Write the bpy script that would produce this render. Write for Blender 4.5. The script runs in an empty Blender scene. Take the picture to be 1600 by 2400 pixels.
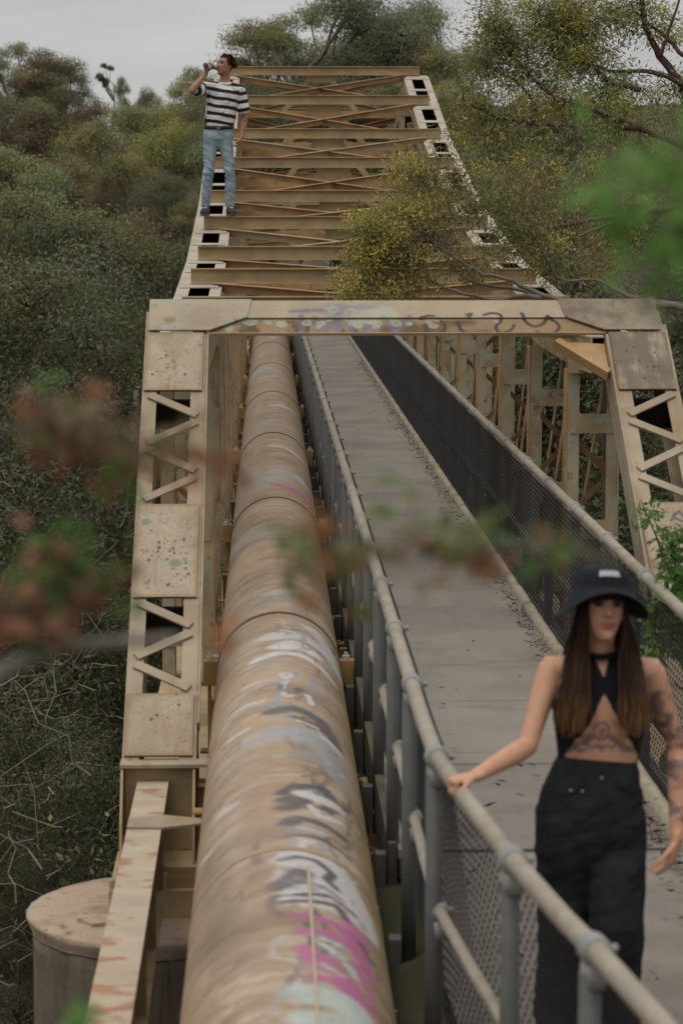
import bpy, bmesh, math, random
import numpy as np
from mathutils import Vector, Matrix
R = math.radians
scn = bpy.context.scene
col = scn.collection
rng = np.random.default_rng(7)
random.seed(7)

# ------------------------------------------------------------------ camera, sky, sun, exposure
F_PX = 5666.0                                    # focal length in pixels of the 1600 x 2400 photograph
PITCH = math.atan((1200 - 490) / F_PX)
YAW = math.atan((180 / F_PX) * math.cos(PITCH))
CAM = np.array([0.0, 0.0, 2.9])
cam_d = bpy.data.cameras.new('camera')
cam = bpy.data.objects.new('camera', cam_d)
col.objects.link(cam)
cam.location = CAM
cam.rotation_euler = (R(90) - PITCH, 0, -YAW)
cam_d.sensor_fit = 'VERTICAL'
cam_d.sensor_height = 36.0
cam_d.lens = 36.0 * F_PX / 2400
cam_d.clip_start = 0.05
cam_d.clip_end = 2000
cam_d.dof.use_dof = True
cam_d.dof.focus_distance = 23.5
cam_d.dof.aperture_fstop = 4.0
scn.camera = cam

SUN_EL, SUN_AZ = R(70), R(215)                   # high, from behind the camera, veiled by cloud
world = bpy.data.worlds.new('World')
scn.world = world
world.use_nodes = True
wn, wl = world.node_tree.nodes, world.node_tree.links
wn.clear()
w_out = wn.new('ShaderNodeOutputWorld')
w_bg = wn.new('ShaderNodeBackground')
w_bg.inputs['Strength'].default_value = 0.122
w_sky = wn.new('ShaderNodeTexSky')
w_sky.sky_type = 'NISHITA'
w_sky.sun_disc = False
w_sky.sun_elevation = SUN_EL
w_sky.sun_rotation = SUN_AZ
w_hsv = wn.new('ShaderNodeHueSaturation')
w_hsv.inputs['Saturation'].default_value = 0.25
w_tc = wn.new('ShaderNodeTexCoord')
w_map = wn.new('ShaderNodeMapping')
w_map.inputs['Scale'].default_value = (1.6, 1.6, 9.0)
w_noi = wn.new('ShaderNodeTexNoise')
w_noi.inputs['Scale'].default_value = 2.2
w_noi.inputs['Detail'].default_value = 5
w_cr = wn.new('ShaderNodeValToRGB')
w_cr.color_ramp.elements[0].position = 0.3
w_cr.color_ramp.elements[0].color = (2.98, 3.02, 3.08, 1)
w_cr.color_ramp.elements[1].position = 0.72
w_cr.color_ramp.elements[1].color = (4.78, 4.75, 4.70, 1)
w_sep = wn.new('ShaderNodeSeparateXYZ')
w_mr = wn.new('ShaderNodeMapRange')              # overcast sky: brighter towards the zenith
w_mr.inputs['From Min'].default_value = 0.05
w_mr.inputs['From Max'].default_value = 1.0
w_mr.inputs['To Min'].default_value = 1.0
w_mr.inputs['To Max'].default_value = 2.3
w_mul = wn.new('ShaderNodeMix'); w_mul.data_type = 'RGBA'; w_mul.blend_type = 'MULTIPLY'
w_mul.inputs['Factor'].default_value = 1.0
w_mix = wn.new('ShaderNodeMix'); w_mix.data_type = 'RGBA'
w_mix.inputs['Factor'].default_value = 0.93
wl.new(w_sky.outputs[0], w_hsv.inputs['Color'])
wl.new(w_tc.outputs['Generated'], w_map.inputs[0])
wl.new(w_map.outputs[0], w_noi.inputs['Vector'])
wl.new(w_noi.outputs['Fac'], w_cr.inputs[0])
wl.new(w_tc.outputs['Generated'], w_sep.inputs[0])
wl.new(w_sep.outputs['Z'], w_mr.inputs['Value'])
wl.new(w_cr.outputs[0], w_mul.inputs[6])
wl.new(w_mr.outputs[0], w_mul.inputs[7])
wl.new(w_hsv.outputs[0], w_mix.inputs[6])
wl.new(w_mul.outputs[2], w_mix.inputs[7])
wl.new(w_mix.outputs[2], w_bg.inputs['Color'])
wl.new(w_bg.outputs[0], w_out.inputs[0])

sun_d = bpy.data.lights.new('sun', 'SUN')
sun_d.energy = 1.0
sun_d.angle = R(25)
sun_d.color = (1.0, 0.94, 0.84)
sun = bpy.data.objects.new('sun', sun_d)
col.objects.link(sun)
sun_dir = Vector((math.sin(SUN_AZ) * math.cos(SUN_EL), math.cos(SUN_AZ) * math.cos(SUN_EL), math.sin(SUN_EL)))
sun.rotation_euler = sun_dir.to_track_quat('Z', 'Y').to_euler()

scn.view_settings.view_transform = 'Standard'
scn.view_settings.look = 'None'
scn.view_settings.exposure = 0.0
scn.view_settings.gamma = 1.0
scn.view_settings.use_curve_mapping = False
scn.cycles.max_bounces = 6
scn.cycles.diffuse_bounces = 3
scn.cycles.glossy_bounces = 2
scn.cycles.transmission_bounces = 4
scn.cycles.transparent_max_bounces = 4

# ------------------------------------------------------------------ layout helpers
_r = np.array([math.cos(YAW), -math.sin(YAW), 0])
_f = np.array([math.sin(YAW) * math.cos(PITCH), math.cos(YAW) * math.cos(PITCH), -math.sin(PITCH)])
_u = np.cross(_r, _f)
def ray(x, y):
    return _r * (x - 800) / F_PX + _u * (1200 - y) / F_PX + _f
def at_y(x, y, Y):
    v = ray(x, y); return CAM + v * (Y / v[1])
def at_z(x, y, z):
    v = ray(x, y); return CAM + v * ((z - 2.9) / v[2])
def at_x(x, y, X):
    v = ray(x, y); return CAM + v * (X / v[0])

# ------------------------------------------------------------------ object helpers
def tag(o, label=None, cat=None, group=None, kind=None):
    if label: o['label'] = label
    if cat: o['category'] = cat
    if group: o['group'] = group
    if kind: o['kind'] = kind
    return o
def empty(name, loc=(0, 0, 0)):
    o = bpy.data.objects.new(name, None)
    o.empty_display_size = 0.2
    o.location = loc
    col.objects.link(o)
    return o
def link(name, me, parent=None, loc=None):
    o = bpy.data.objects.new(name, me)
    col.objects.link(o)
    if parent is not None:
        o.parent = parent
        if loc is None:                                  # mesh was made in world coordinates
            off = Vector((0, 0, 0)); p = parent
            while p is not None:
                off += Vector(p.location); p = p.parent
            o.location = -off
        else:
            o.location = loc
    elif loc is not None:
        o.location = loc
    return o
def np_mesh(name, V, Fq, mat=None, smooth=False, attr=None):
    """fast mesh from arrays; Fq is (n,3) or (n,4) or a list of such arrays"""
    me = bpy.data.meshes.new(name)
    Fl = Fq if isinstance(Fq, list) else [Fq]
    Fl = [np.asarray(f, dtype=np.int32) for f in Fl if len(f)]
    V = np.asarray(V, dtype=np.float32)
    me.vertices.add(len(V)); me.vertices.foreach_set('co', V.ravel())
    nl = sum(f.size for f in Fl); npoly = sum(len(f) for f in Fl)
    me.loops.add(nl); me.polygons.add(npoly)
    me.loops.foreach_set('vertex_index', np.concatenate([f.ravel() for f in Fl]))
    tot = np.concatenate([np.full(len(f), f.shape[1], dtype=np.int32) for f in Fl])
    st = np.zeros(npoly, dtype=np.int32); st[1:] = np.cumsum(tot)[:-1]
    me.polygons.foreach_set('loop_start', st)
    me.polygons.foreach_set('loop_total', tot)
    if smooth:
        me.polygons.foreach_set('use_smooth', np.ones(npoly, dtype=bool))
    me.update(calc_edges=True)
    if attr is not None:
        for an, arr in attr.items():
            a = me.attributes.new(an, 'FLOAT_COLOR', 'POINT')
            c = np.ones((len(V), 4), dtype=np.float32); c[:, :3] = arr
            a.data.foreach_set('color', c.ravel())
    if mat: me.materials.append(mat)
    return me

class MB:
    """collects boxes, bars and tubes into one mesh"""
    def __init__(self):
        self.v = []; self.f = []; self.n = 0
    def add(self, verts, faces):
        self.v.extend([tuple(p) for p in verts])
        self.f.extend([tuple(i + self.n for i in q) for q in faces])
        self.n += len(verts)
        return self
    def hexa(self, c8):
        return self.add(c8, [(0, 3, 2, 1), (4, 5, 6, 7), (0, 1, 5, 4), (1, 2, 6, 5), (2, 3, 7, 6), (3, 0, 4, 7)])
    def box(self, x0, x1, y0, y1, z0, z1):
        return self.hexa([(x0, y0, z0), (x1, y0, z0), (x1, y1, z0), (x0, y1, z0), (x0, y0, z1), (x1, y0, z1), (x1, y1, z1), (x0, y1, z1)])
    def bar(self, p0, p1, w, h, up=(0, 0, 1), ow=0.0, oh=0.0):
        """bar from p0 to p1, w along side, h along up; ow/oh shift the section"""
        p0, p1 = Vector(p0), Vector(p1)
        d = (p1 - p0).normalized(); up = Vector(up)
        s = d.cross(up).normalized(); u = s.cross(d).normalized()
        c = []
        for p in (p0, p1):
            for a, b in ((-1, -1), (1, -1), (1, 1), (-1, 1)):
                c.append(p + s * (ow + a * w / 2) + u * (oh + b * h / 2))
        return self.hexa(c)
    def tube(self, pts, rad, n=8, caps=True):
        pts = [Vector(p) for p in pts]
        if not hasattr(rad, '__len__'): rad = [rad] * len(pts)
        rings = []
        prev = None
        for i, p in enumerate(pts):
            t = (pts[min(i + 1, len(pts) - 1)] - pts[max(i - 1, 0)])
            t = t.normalized() if t.length > 1e-9 else Vector((0, 0, 1))
            a = prev if prev is not None else (Vector((1, 0, 0)) if abs(t.x) < 0.8 else Vector((0, 1, 0)))
            a = (a - t * a.dot(t)).normalized(); prev = a
            b = t.cross(a)
            rings.append([p + (a * math.cos(2 * math.pi * k / n) + b * math.sin(2 * math.pi * k / n)) * rad[i] for k in range(n)])
        vs = [q for r_ in rings for q in r_]
        fs = []
        for i in range(len(pts) - 1):
            for k in range(n):
                fs.append((i * n + k, i * n + (k + 1) % n, (i + 1) * n + (k + 1) % n, (i + 1) * n + k))
        if caps:
            fs.append(tuple(range(n - 1, -1, -1)))
            fs.append(tuple((len(pts) - 1) * n + k for k in range(n)))
        return self.add(vs, fs)
    def lathe(self, prof, c=(0, 0, 0), n=24):
        """prof: list of (r, z); closes at r = 0 ends with small rings"""
        vs = []; fs = []
        for r_, z in prof:
            for k in range(n):
                a = 2 * math.pi * k / n
                vs.append((c[0] + r_ * math.cos(a), c[1] + r_ * math.sin(a), c[2] + z))
        for i in range(len(prof) - 1):
            for k in range(n):
                fs.append((i * n + k, i * n + (k + 1) % n, (i + 1) * n + (k + 1) % n, (i + 1) * n + k))
        fs.append(tuple(range(n - 1, -1, -1)))
        fs.append(tuple((len(prof) - 1) * n + k for k in range(n)))
        return self.add(vs, fs)
    def prism(self, poly, off):
        """closed polygon (3d points) extruded by the vector off"""
        n = len(poly); off = Vector(off)
        vs = [Vector(p) for p in poly] + [Vector(p) + off for p in poly]
        fs = [tuple(range(n - 1, -1, -1)), tuple(range(n, 2 * n))]
        fs += [(i, (i + 1) % n, n + (i + 1) % n, n + i) for i in range(n)]
        return self.add(vs, fs)
    def mesh(self, name, mat, smooth=False):
        me = bpy.data.meshes.new(name)
        me.from_pydata(self.v, [], self.f)
        bm = bmesh.new(); bm.from_mesh(me)
        bmesh.ops.recalc_face_normals(bm, faces=bm.faces)
        bm.to_mesh(me); bm.free()
        if smooth:
            me.polygons.foreach_set('use_smooth', np.ones(len(me.polygons), dtype=bool))
        if mat: me.materials.append(mat)
        return me
    def build(self, name, mat, parent=None, smooth=False):
        return link(name, self.mesh(name, mat, smooth), parent)

# ------------------------------------------------------------------ materials
def mat(name, base, rough=0.75, var=0.25, vs=4.0, layers=(), bump=0.0, bs=40.0, attr=None, spec=0.3, metal=0.0, sheen=0.0, bstretch=None):
    """base colour varied by noise, then stain layers: (colour, scale or (sx,sy,sz), lo, hi, amount[, detail])"""
    m = bpy.data.materials.new(name); m.use_nodes = True
    nt = m.node_tree; N, L = nt.nodes, nt.links
    bs_ = N['Principled BSDF']
    bs_.inputs['Roughness'].default_value = rough
    bs_.inputs['Specular IOR Level'].default_value = spec
    bs_.inputs['Metallic'].default_value = metal
    if sheen: bs_.inputs['Sheen Weight'].default_value = sheen
    tc = N.new('ShaderNodeTexCoord')
    geo = N.new('ShaderNodeNewGeometry')
    def noise(sc, det=6, rg=0.6):
        n = N.new('ShaderNodeTexNoise'); n.inputs['Detail'].default_value = det
        n.inputs['Roughness'].default_value = rg
        if isinstance(sc, (tuple, list)):
            mp = N.new('ShaderNodeMapping'); mp.inputs['Scale'].default_value = sc
            L.new(geo.outputs['Position'], mp.inputs[0]); L.new(mp.outputs[0], n.inputs['Vector'])
            n.inputs['Scale'].default_value = 1.0
        else:
            L.new(geo.outputs['Position'], n.inputs['Vector'])
            n.inputs['Scale'].default_value = sc
        return n.outputs['Fac']
    def mixc(f, a, b, blend='MIX'):
        x = N.new('ShaderNodeMix'); x.data_type = 'RGBA'; x.blend_type = blend
        for s, v in ((0, f), (6, a), (7, b)):
            if hasattr(v, 'is_linked') or hasattr(v, 'links'): L.new(v, x.inputs[s])
            else: x.inputs[s].default_value = v if s == 0 else (*v, 1)
        return x.outputs[2]
    if attr:
        at = N.new('ShaderNodeAttribute'); at.attribute_name = attr
        c0 = at.outputs['Color']
    else:
        c0 = None
    mr = N.new('ShaderNodeMapRange')
    mr.inputs['From Min'].default_value = 0.3; mr.inputs['From Max'].default_value = 0.7
    mr.inputs['To Min'].default_value = 1 - var; mr.inputs['To Max'].default_value = 1 + var
    L.new(noise(vs), mr.inputs['Value'])
    c = mixc(1.0, c0 if c0 is not None else base, mr.outputs[0], 'MULTIPLY')
    for ly in layers:
        colr, sc, lo, hi, amt = ly[:5]
        det = ly[5] if len(ly) > 5 else 6
        q = N.new('ShaderNodeMapRange'); q.interpolation_type = 'SMOOTHSTEP'
        q.inputs['From Min'].default_value = lo; q.inputs['From Max'].default_value = hi
        q.inputs['To Min'].default_value = 0; q.inputs['To Max'].default_value = amt
        L.new(noise(sc, det), q.inputs['Value'])
        c = mixc(q.outputs[0], c, colr)
    L.new(c, bs_.inputs['Base Color'])
    if bump:
        b = N.new('ShaderNodeBump'); b.inputs['Strength'].default_value = bump; b.inputs['Distance'].default_value = 0.01
        L.new(noise(bstretch or bs, 4), b.inputs['Height']); L.new(b.outputs[0], bs_.inputs['Normal'])
    return m

def leaf_mat(name, trans=0.35, rough=0.55, hv=0.06):
    m = bpy.data.materials.new(name); m.use_nodes = True
    nt = m.node_tree; N, L = nt.nodes, nt.links
    N.clear()
    o = N.new('ShaderNodeOutputMaterial')
    at = N.new('ShaderNodeAttribute'); at.attribute_name = 'tint'
    oi = N.new('ShaderNodeObjectInfo')
    hs = N.new('ShaderNodeHueSaturation')
    mh = N.new('ShaderNodeMapRange'); mh.inputs['To Min'].default_value = 0.5 - hv * 0.4; mh.inputs['To Max'].default_value = 0.5 + hv * 0.4
    mv = N.new('ShaderNodeMapRange'); mv.inputs['To Min'].default_value = 0.68; mv.inputs['To Max'].default_value = 1.32
    L.new(oi.outputs['Random'], mh.inputs['Value']); L.new(oi.outputs['Random'], mv.inputs['Value'])
    L.new(mh.outputs[0], hs.inputs['Hue']); L.new(mv.outputs[0], hs.inputs['Value'])
    L.new(at.outputs['Color'], hs.inputs['Color'])
    p = N.new('ShaderNodeBsdfPrincipled'); p.inputs['Roughness'].default_value = rough
    p.inputs['Specular IOR Level'].default_value = 0.35
    t = N.new('ShaderNodeBsdfTranslucent')
    mx = N.new('ShaderNodeMixShader'); mx.inputs[0].default_value = trans
    L.new(hs.outputs[0], p.inputs['Base Color']); L.new(hs.outputs[0], t.inputs['Color'])
    L.new(p.outputs[0], mx.inputs[1]); L.new(t.outputs[0], mx.inputs[2]); L.new(mx.outputs[0], o.inputs[0])
    return m

LICHEN = (0.335, 0.335, 0.265); DIRT = (0.075, 0.05, 0.028); RUST = (0.24, 0.085, 0.03)
M = {}
M['pale'] = mat('weathered cream paint', (0.335, 0.275, 0.195), 0.8, 0.22, 2.5,
                [((0.29, 0.20, 0.11), 1.3, 0.44, 0.72, 0.8), ((0.22, 0.145, 0.075), (9, 1.5, 1.5), 0.54, 0.70, 0.55), (RUST, (9, 9, 9), 0.62, 0.72, 0.6), (LICHEN, 6.0, 0.62, 0.68, 0.65), (DIRT, 22.0, 0.66, 0.74, 0.7)], 0.25, 60)
M['chord'] = mat('bleached top plates', (0.385, 0.335, 0.265), 0.85, 0.2, 3.0,
                 [((0.30, 0.22, 0.13), 2.2, 0.55, 0.72, 0.6), (LICHEN, 5.0, 0.58, 0.66, 0.6), (DIRT, 16.0, 0.66, 0.76, 0.6)], 0.25, 50)
M['grime_shade'] = mat('black grime', (0.022, 0.018, 0.014), 0.95, 0.3, 6.0)  # grime taken to near-black, painting the shade inside the hollow members
M['gusset'] = mat('lichened gusset', (0.365, 0.30, 0.215), 0.8, 0.2, 2.5, [((0.29, 0.20, 0.11), 1.6, 0.5, 0.72, 0.6), (LICHEN, 4.5, 0.56, 0.61, 0.85), ((0.17, 0.17, 0.11), 5.5, 0.60, 0.66, 0.7), (RUST, 9, 0.62, 0.72, 0.55), (DIRT, 26.0, 0.65, 0.73, 0.7)], 0.25, 60)
M['tan'] = mat('tan bridge paint', (0.41, 0.305, 0.17), 0.75, 0.22, 3.0,
               [((0.20, 0.14, 0.07), (1.2, 1.2, 6), 0.5, 0.72, 0.6), (RUST, (3, 3, 12), 0.64, 0.76, 0.6), (LICHEN, 7.0, 0.67, 0.73, 0.5)], 0.2, 60)
M['orange'] = mat('rust bleeding paint', (0.40, 0.255, 0.125), 0.75, 0.25, 3.0,
                  [((0.30, 0.125, 0.04), 2.2, 0.45, 0.7, 0.75), (DIRT, (10, 10, 2), 0.6, 0.75, 0.6), (LICHEN, 6.0, 0.68, 0.73, 0.4)], 0.2, 60)
M['column'] = mat('lichen spotted paint', (0.37, 0.295, 0.185), 0.8, 0.25, 3.0,
                  [((0.22, 0.14, 0.065), (2, 2, 1), 0.48, 0.66, 0.8), (LICHEN, 5.0, 0.49, 0.57, 0.9), (DIRT, 9.0, 0.6, 0.7, 0.7), (RUST, (6, 6, 2), 0.66, 0.75, 0.6)], 0.3, 50)
M['stained'] = mat('dirt stained plate', (0.28, 0.225, 0.16), 0.8, 0.2, 3.0,
                   [((0.13, 0.10, 0.07), 3.2, 0.40, 0.68, 0.85), (DIRT, (14, 14, 5), 0.55, 0.72, 0.5)], 0.25, 60)
M['girder'] = mat('cream paint with red rust', (0.42, 0.35, 0.255), 0.75, 0.15, 4.0,
                  [((0.30, 0.10, 0.06), (4, 6.5, 4), 0.52, 0.64, 0.75), ((0.36, 0.24, 0.13), 2.0, 0.5, 0.7, 0.5)], 0.15, 60)
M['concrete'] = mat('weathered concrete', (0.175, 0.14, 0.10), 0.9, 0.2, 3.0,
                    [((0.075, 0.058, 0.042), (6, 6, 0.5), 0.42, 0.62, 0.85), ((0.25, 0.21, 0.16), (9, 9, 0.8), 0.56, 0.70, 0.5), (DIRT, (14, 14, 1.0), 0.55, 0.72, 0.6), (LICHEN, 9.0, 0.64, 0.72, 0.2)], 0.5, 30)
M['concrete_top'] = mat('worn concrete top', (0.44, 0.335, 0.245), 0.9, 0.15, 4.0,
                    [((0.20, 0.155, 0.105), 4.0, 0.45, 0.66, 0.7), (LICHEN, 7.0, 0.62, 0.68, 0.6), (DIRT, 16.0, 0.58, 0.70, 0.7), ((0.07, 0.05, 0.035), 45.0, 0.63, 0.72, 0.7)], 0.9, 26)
M['rail'] = mat('chalky cream rail paint', (0.315, 0.275, 0.215), 0.6, 0.15, 8.0, [((0.20, 0.16, 0.11), 6.0, 0.5, 0.7, 0.6), ((0.12, 0.09, 0.06), 40.0, 0.62, 0.72, 0.6)], 0.1, 80)
M['galv'] = mat('galvanised steel', (0.105, 0.106, 0.099), 0.65, 0.15, 9.0, [((0.08, 0.085, 0.08), 3.0, 0.5, 0.7, 0.5)], 0.0, spec=0.4, metal=0.15)
M['clamp'] = mat('cast clamp fitting', (0.27, 0.27, 0.25), 0.55, 0.15, 12.0, [((0.2, 0.18, 0.15), 12.0, 0.55, 0.7, 0.5)])
M['wire'] = mat('black coated wire', (0.026, 0.025, 0.024), 0.6, 0.1, 5.0, spec=0.25)
M['kerb'] = mat('kerb angle', (0.36, 0.31, 0.225), 0.85, 0.2, 5.0, [((0.18, 0.13, 0.08), 4.0, 0.52, 0.68, 0.7), (DIRT, 14.0, 0.62, 0.72, 0.7)], 0.2, 50)
M['brown'] = mat('brown stringer', (0.10, 0.085, 0.065), 0.8, 0.3, 3.0, [((0.045, 0.04, 0.035), 2.0, 0.45, 0.7, 0.8)], 0.2, 40)
M['bracket'] = mat('ochre bracket paint', (0.34, 0.215, 0.075), 0.7, 0.2, 9.0, [(RUST, 9.0, 0.56, 0.7, 0.6)])
M['zinc'] = mat('zinc bolt', (0.42, 0.40, 0.36), 0.5, 0.2, 20.0)
# ------------------------------------------------------------------ ground, path
def sstep(a, b, x):
    t = np.clip((x - a) / (b - a), 0, 1); return t * t * (3 - 2 * t)
def ground_z(x, y):
    x = np.asarray(x, float); y = np.asarray(y, float)
    z = -7.0 * sstep(12.0, 27.0, y) + 7.0 * sstep(58.0, 70.0, y)
    far = np.clip(y - 48, 0, 95)
    lf = sstep(-3.0, -8, x)
    z = z - 7.0 * sstep(58.0, 70.0, y) * lf
    z = z + lf * 0.135 * far
    z = z + 0.075 * far * sstep(4, 12, x) + 0.03 * np.clip(y - 72, 0, 70) * (1 - lf)
    z = z + 1.6 * sstep(3.4, 9.0, x) * (1 - sstep(24, 34, y)) + 2.6 * sstep(4, 9, x) * sstep(14, 26, y) * (1 - sstep(45, 60, y))
    z = z - 2.7 * (1 - sstep(12.0, 20.0, y)) * (1 - sstep(-0.1, 0.58, x)) * sstep(2.5, 6.5, y)
    z = z - 1.4 * sstep(10.8, 12.0, y) * (1 - sstep(12.0, 20.0, y)) * sstep(0.2, 0.6, x) * (1 - sstep(2.6, 4.5, x))
    wob = 0.25 * np.sin(x * 0.7 + 1.3 * np.sin(y * 0.31)) * np.cos(y * 0.47) + 0.12 * np.sin(x * 1.9 + y * 1.3)
    onpath = (1 - sstep(10, 13, y)) * sstep(0.1, 0.5, x) * (1 - sstep(3.0, 4.2, x))
    z = z + wob * (1 - onpath) * np.clip(0.35 + np.abs(x) * 0.2, 0, 1)
    return z - 0.06 * onpath
xs = np.concatenate([-np.geomspace(420, 12, 40), np.arange(-11.5, 12, 0.4), np.geomspace(12, 420, 40)])
ys = np.concatenate([-np.geomspace(60, 2, 14), np.arange(-1.5, 75, 0.5), np.geomspace(76, 900, 50)])
GX, GY = np.meshgrid(xs, ys)
GV = np.stack([GX, GY, ground_z(GX, GY)], -1).reshape(-1, 3)
nx, ny = len(xs), len(ys)
ii = (np.arange(ny - 1)[:, None] * nx + np.arange(nx - 1)[None, :]).ravel()
M['soil'] = mat('leafy soil', (0.055, 0.045, 0.028), 0.95, 0.35, 1.2, [((0.035, 0.045, 0.018), 0.8, 0.45, 0.65, 0.8), ((0.10, 0.075, 0.045), 5.0, 0.55, 0.7, 0.6)], 0.7, 12)
tag(link('ground', np_mesh('ground', GV, np.stack([ii, ii + 1, ii + nx + 1, ii + nx], 1), M['soil'], True)), kind='structure')
M['path'] = mat('gravel path', (0.235, 0.205, 0.18), 0.95, 0.12, 2.0, [((0.15, 0.125, 0.10), 1.6, 0.5, 0.7, 0.5), ((0.10, 0.085, 0.07), 26.0, 0.62, 0.7, 0.7), ((0.30, 0.27, 0.235), 40.0, 0.6, 0.72, 0.6)], 0.5, 90)
pm = MB()
px_ = [(0.62, 10.72), (0.66, 9.0), (0.72, 7.4), (0.9, 5.8), (1.15, 4.2), (1.6, 2.0), (2.1, -2.0)]
px2 = [(1.95, 10.72), (2.02, 9.0), (2.15, 7.4), (2.4, 5.8), (2.8, 4.2), (3.4, 2.0), (4.1, -2.0)]
vs = []; fs = []
for i, ((a, y), (b, y2)) in enumerate(zip(px_, px2)):
    for k in range(9):
        t = k / 8
        vs.append((a + (b - a) * t, y, -0.012 + 0.012 * math.sin(3.1 * k + 2 * i)))
for i in range(len(px_) - 1):
    for k in range(8):
        fs.append((i * 9 + k, i * 9 + k + 1, (i + 1) * 9 + k + 1, (i + 1) * 9 + k))
pm.add(vs, fs)
tag(pm.build('path', M['path']), kind='structure')

# ------------------------------------------------------------------ steel truss bridge
XL0, XL1, XR0, XR1 = -0.80, -0.39, 2.30, 2.71         # outer and inner planes of the two trusses
ZP = [18.5] + [21.1 + 2.6 * i for i in range(9)]
HT = [2.12, 2.149, 2.328, 2.504, 2.817, 3.144, 3.621, 4.10, 4.712, 5.316]   # strut tops over the deck
ZP += [41.9 + 2.6 * i for i in range(1, 9)]
HT += HT[::-1][1:9]
ST_H = 0.15
def h_strut(y): return float(np.interp(y, [16.3] + ZP + [65.3], [2.16] + HT + [2.1]))
def h_chord(y): return h_strut(y) - ST_H - 0.012
BOT = -0.72
bridge = tag(empty('truss_bridge', (0.95, 13.0, -0.9)), 'cream and rust painted steel truss bridge carrying a pipe and a walkway', 'bridge')

# -- portal at the near end: inclined end posts, beam, gussets
T0 = Vector((0, 16.243, 2.067)); DD = (Vector((0, 13.135, -0.112)) - T0); LEN = DD.length; DD.normalize()
NN = Vector((0, DD.z, -DD.y))                          # faces up and towards the near bank
if NN.z < 0: NN = -NN
def EP(x, t, n=0.0): return Vector((x, 0, 0)) + T0 + DD * t + NN * n
def plate(mb, x0, x1, t0, t1, n0, n1):
    mb.hexa([EP(x0, t0, n0), EP(x1, t0, n0), EP(x1, t1, n0), EP(x0, t1, n0), EP(x0, t0, n1), EP(x1, t0, n1), EP(x1, t1, n1), EP(x0, t1, n1)])
def lacing(parent, xa, xb, t0, t1, zig, m, first):
    dt = (t1 - t0) / zig
    for k in range(zig):
        a, b = (xa, xb) if (k + first) % 2 == 0 else (xb, xa)
        mb = MB(); p0 = EP(a, t0 + dt * (k + 0.12), 0.012); p1 = EP(b, t0 + dt * (k + 0.88), 0.012)
        mb.bar(p0, p1, 0.058, 0.012, up=NN)
        mb.build('lacing_bar', m, parent)
# portal beam: a plate girder lying in the plane of the end posts
class Paint:
    """flat paint on a mesh: colours kept per vertex, strokes given in surface units"""
    def __init__(self, uv, base):
        self.uv = np.asarray(uv, float); self.c = np.tile(np.array(base, float), (len(uv), 1)) if np.ndim(base) == 1 else np.array(base, float)
    def dist(self, poly):
        d = np.full(len(self.uv), 1e9)
        P = np.asarray(poly, float)
        if len(P) == 1: return np.linalg.norm(self.uv - P[0], axis=1)
        for a, b in zip(P[:-1], P[1:]):
            ab = b - a; t = np.clip(((self.uv - a) @ ab) / max(ab @ ab, 1e-9), 0, 1)
            d = np.minimum(d, np.linalg.norm(self.uv - (a + t[:, None] * ab), axis=1))
        return d
    def stroke(self, poly, w, colr, soft=0.3, op=1.0, noise=None):
        d = self.dist(poly)
        k = np.clip((w / 2 * (1 + soft) - d) / (w * soft + 1e-9), 0, 1)
        k = k * k * (3 - 2 * k) * op
        if noise is not None: k = k * noise
        self.c = self.c * (1 - k[:, None]) + np.array(colr) * k[:, None]
    def fill(self, mask, colr, op=1.0):
        k = np.clip(mask, 0, 1) * op
        self.c = self.c * (1 - k[:, None]) + np.array(colr) * k[:, None]
def vnoise(p, seed=0, octs=4):
    """cheap smooth value noise for 2d points"""
    r2 = np.random.default_rng(seed); tab = r2.random((256, 256)); out = np.zeros(len(p)); amp = 0.5; tot = 0
    q = np.array(p, float)
    for o in range(octs):
        i = np.floor(q).astype(int); f = q - i; f = f * f * (3 - 2 * f)
        a = tab[i[:, 0] % 256, i[:, 1] % 256]; b = tab[(i[:, 0] + 1) % 256, i[:, 1] % 256]
        c = tab[i[:, 0] % 256, (i[:, 1] + 1) % 256]; d = tab[(i[:, 0] + 1) % 256, (i[:, 1] + 1) % 256]
        out += amp * ((a * (1 - f[:, 0]) + b * f[:, 0]) * (1 - f[:, 1]) + (c * (1 - f[:, 0]) + d * f[:, 0]) * f[:, 1])
        tot += amp; amp *= 0.5; q = q * 2.03 + 17.3
    return out / tot

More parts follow.
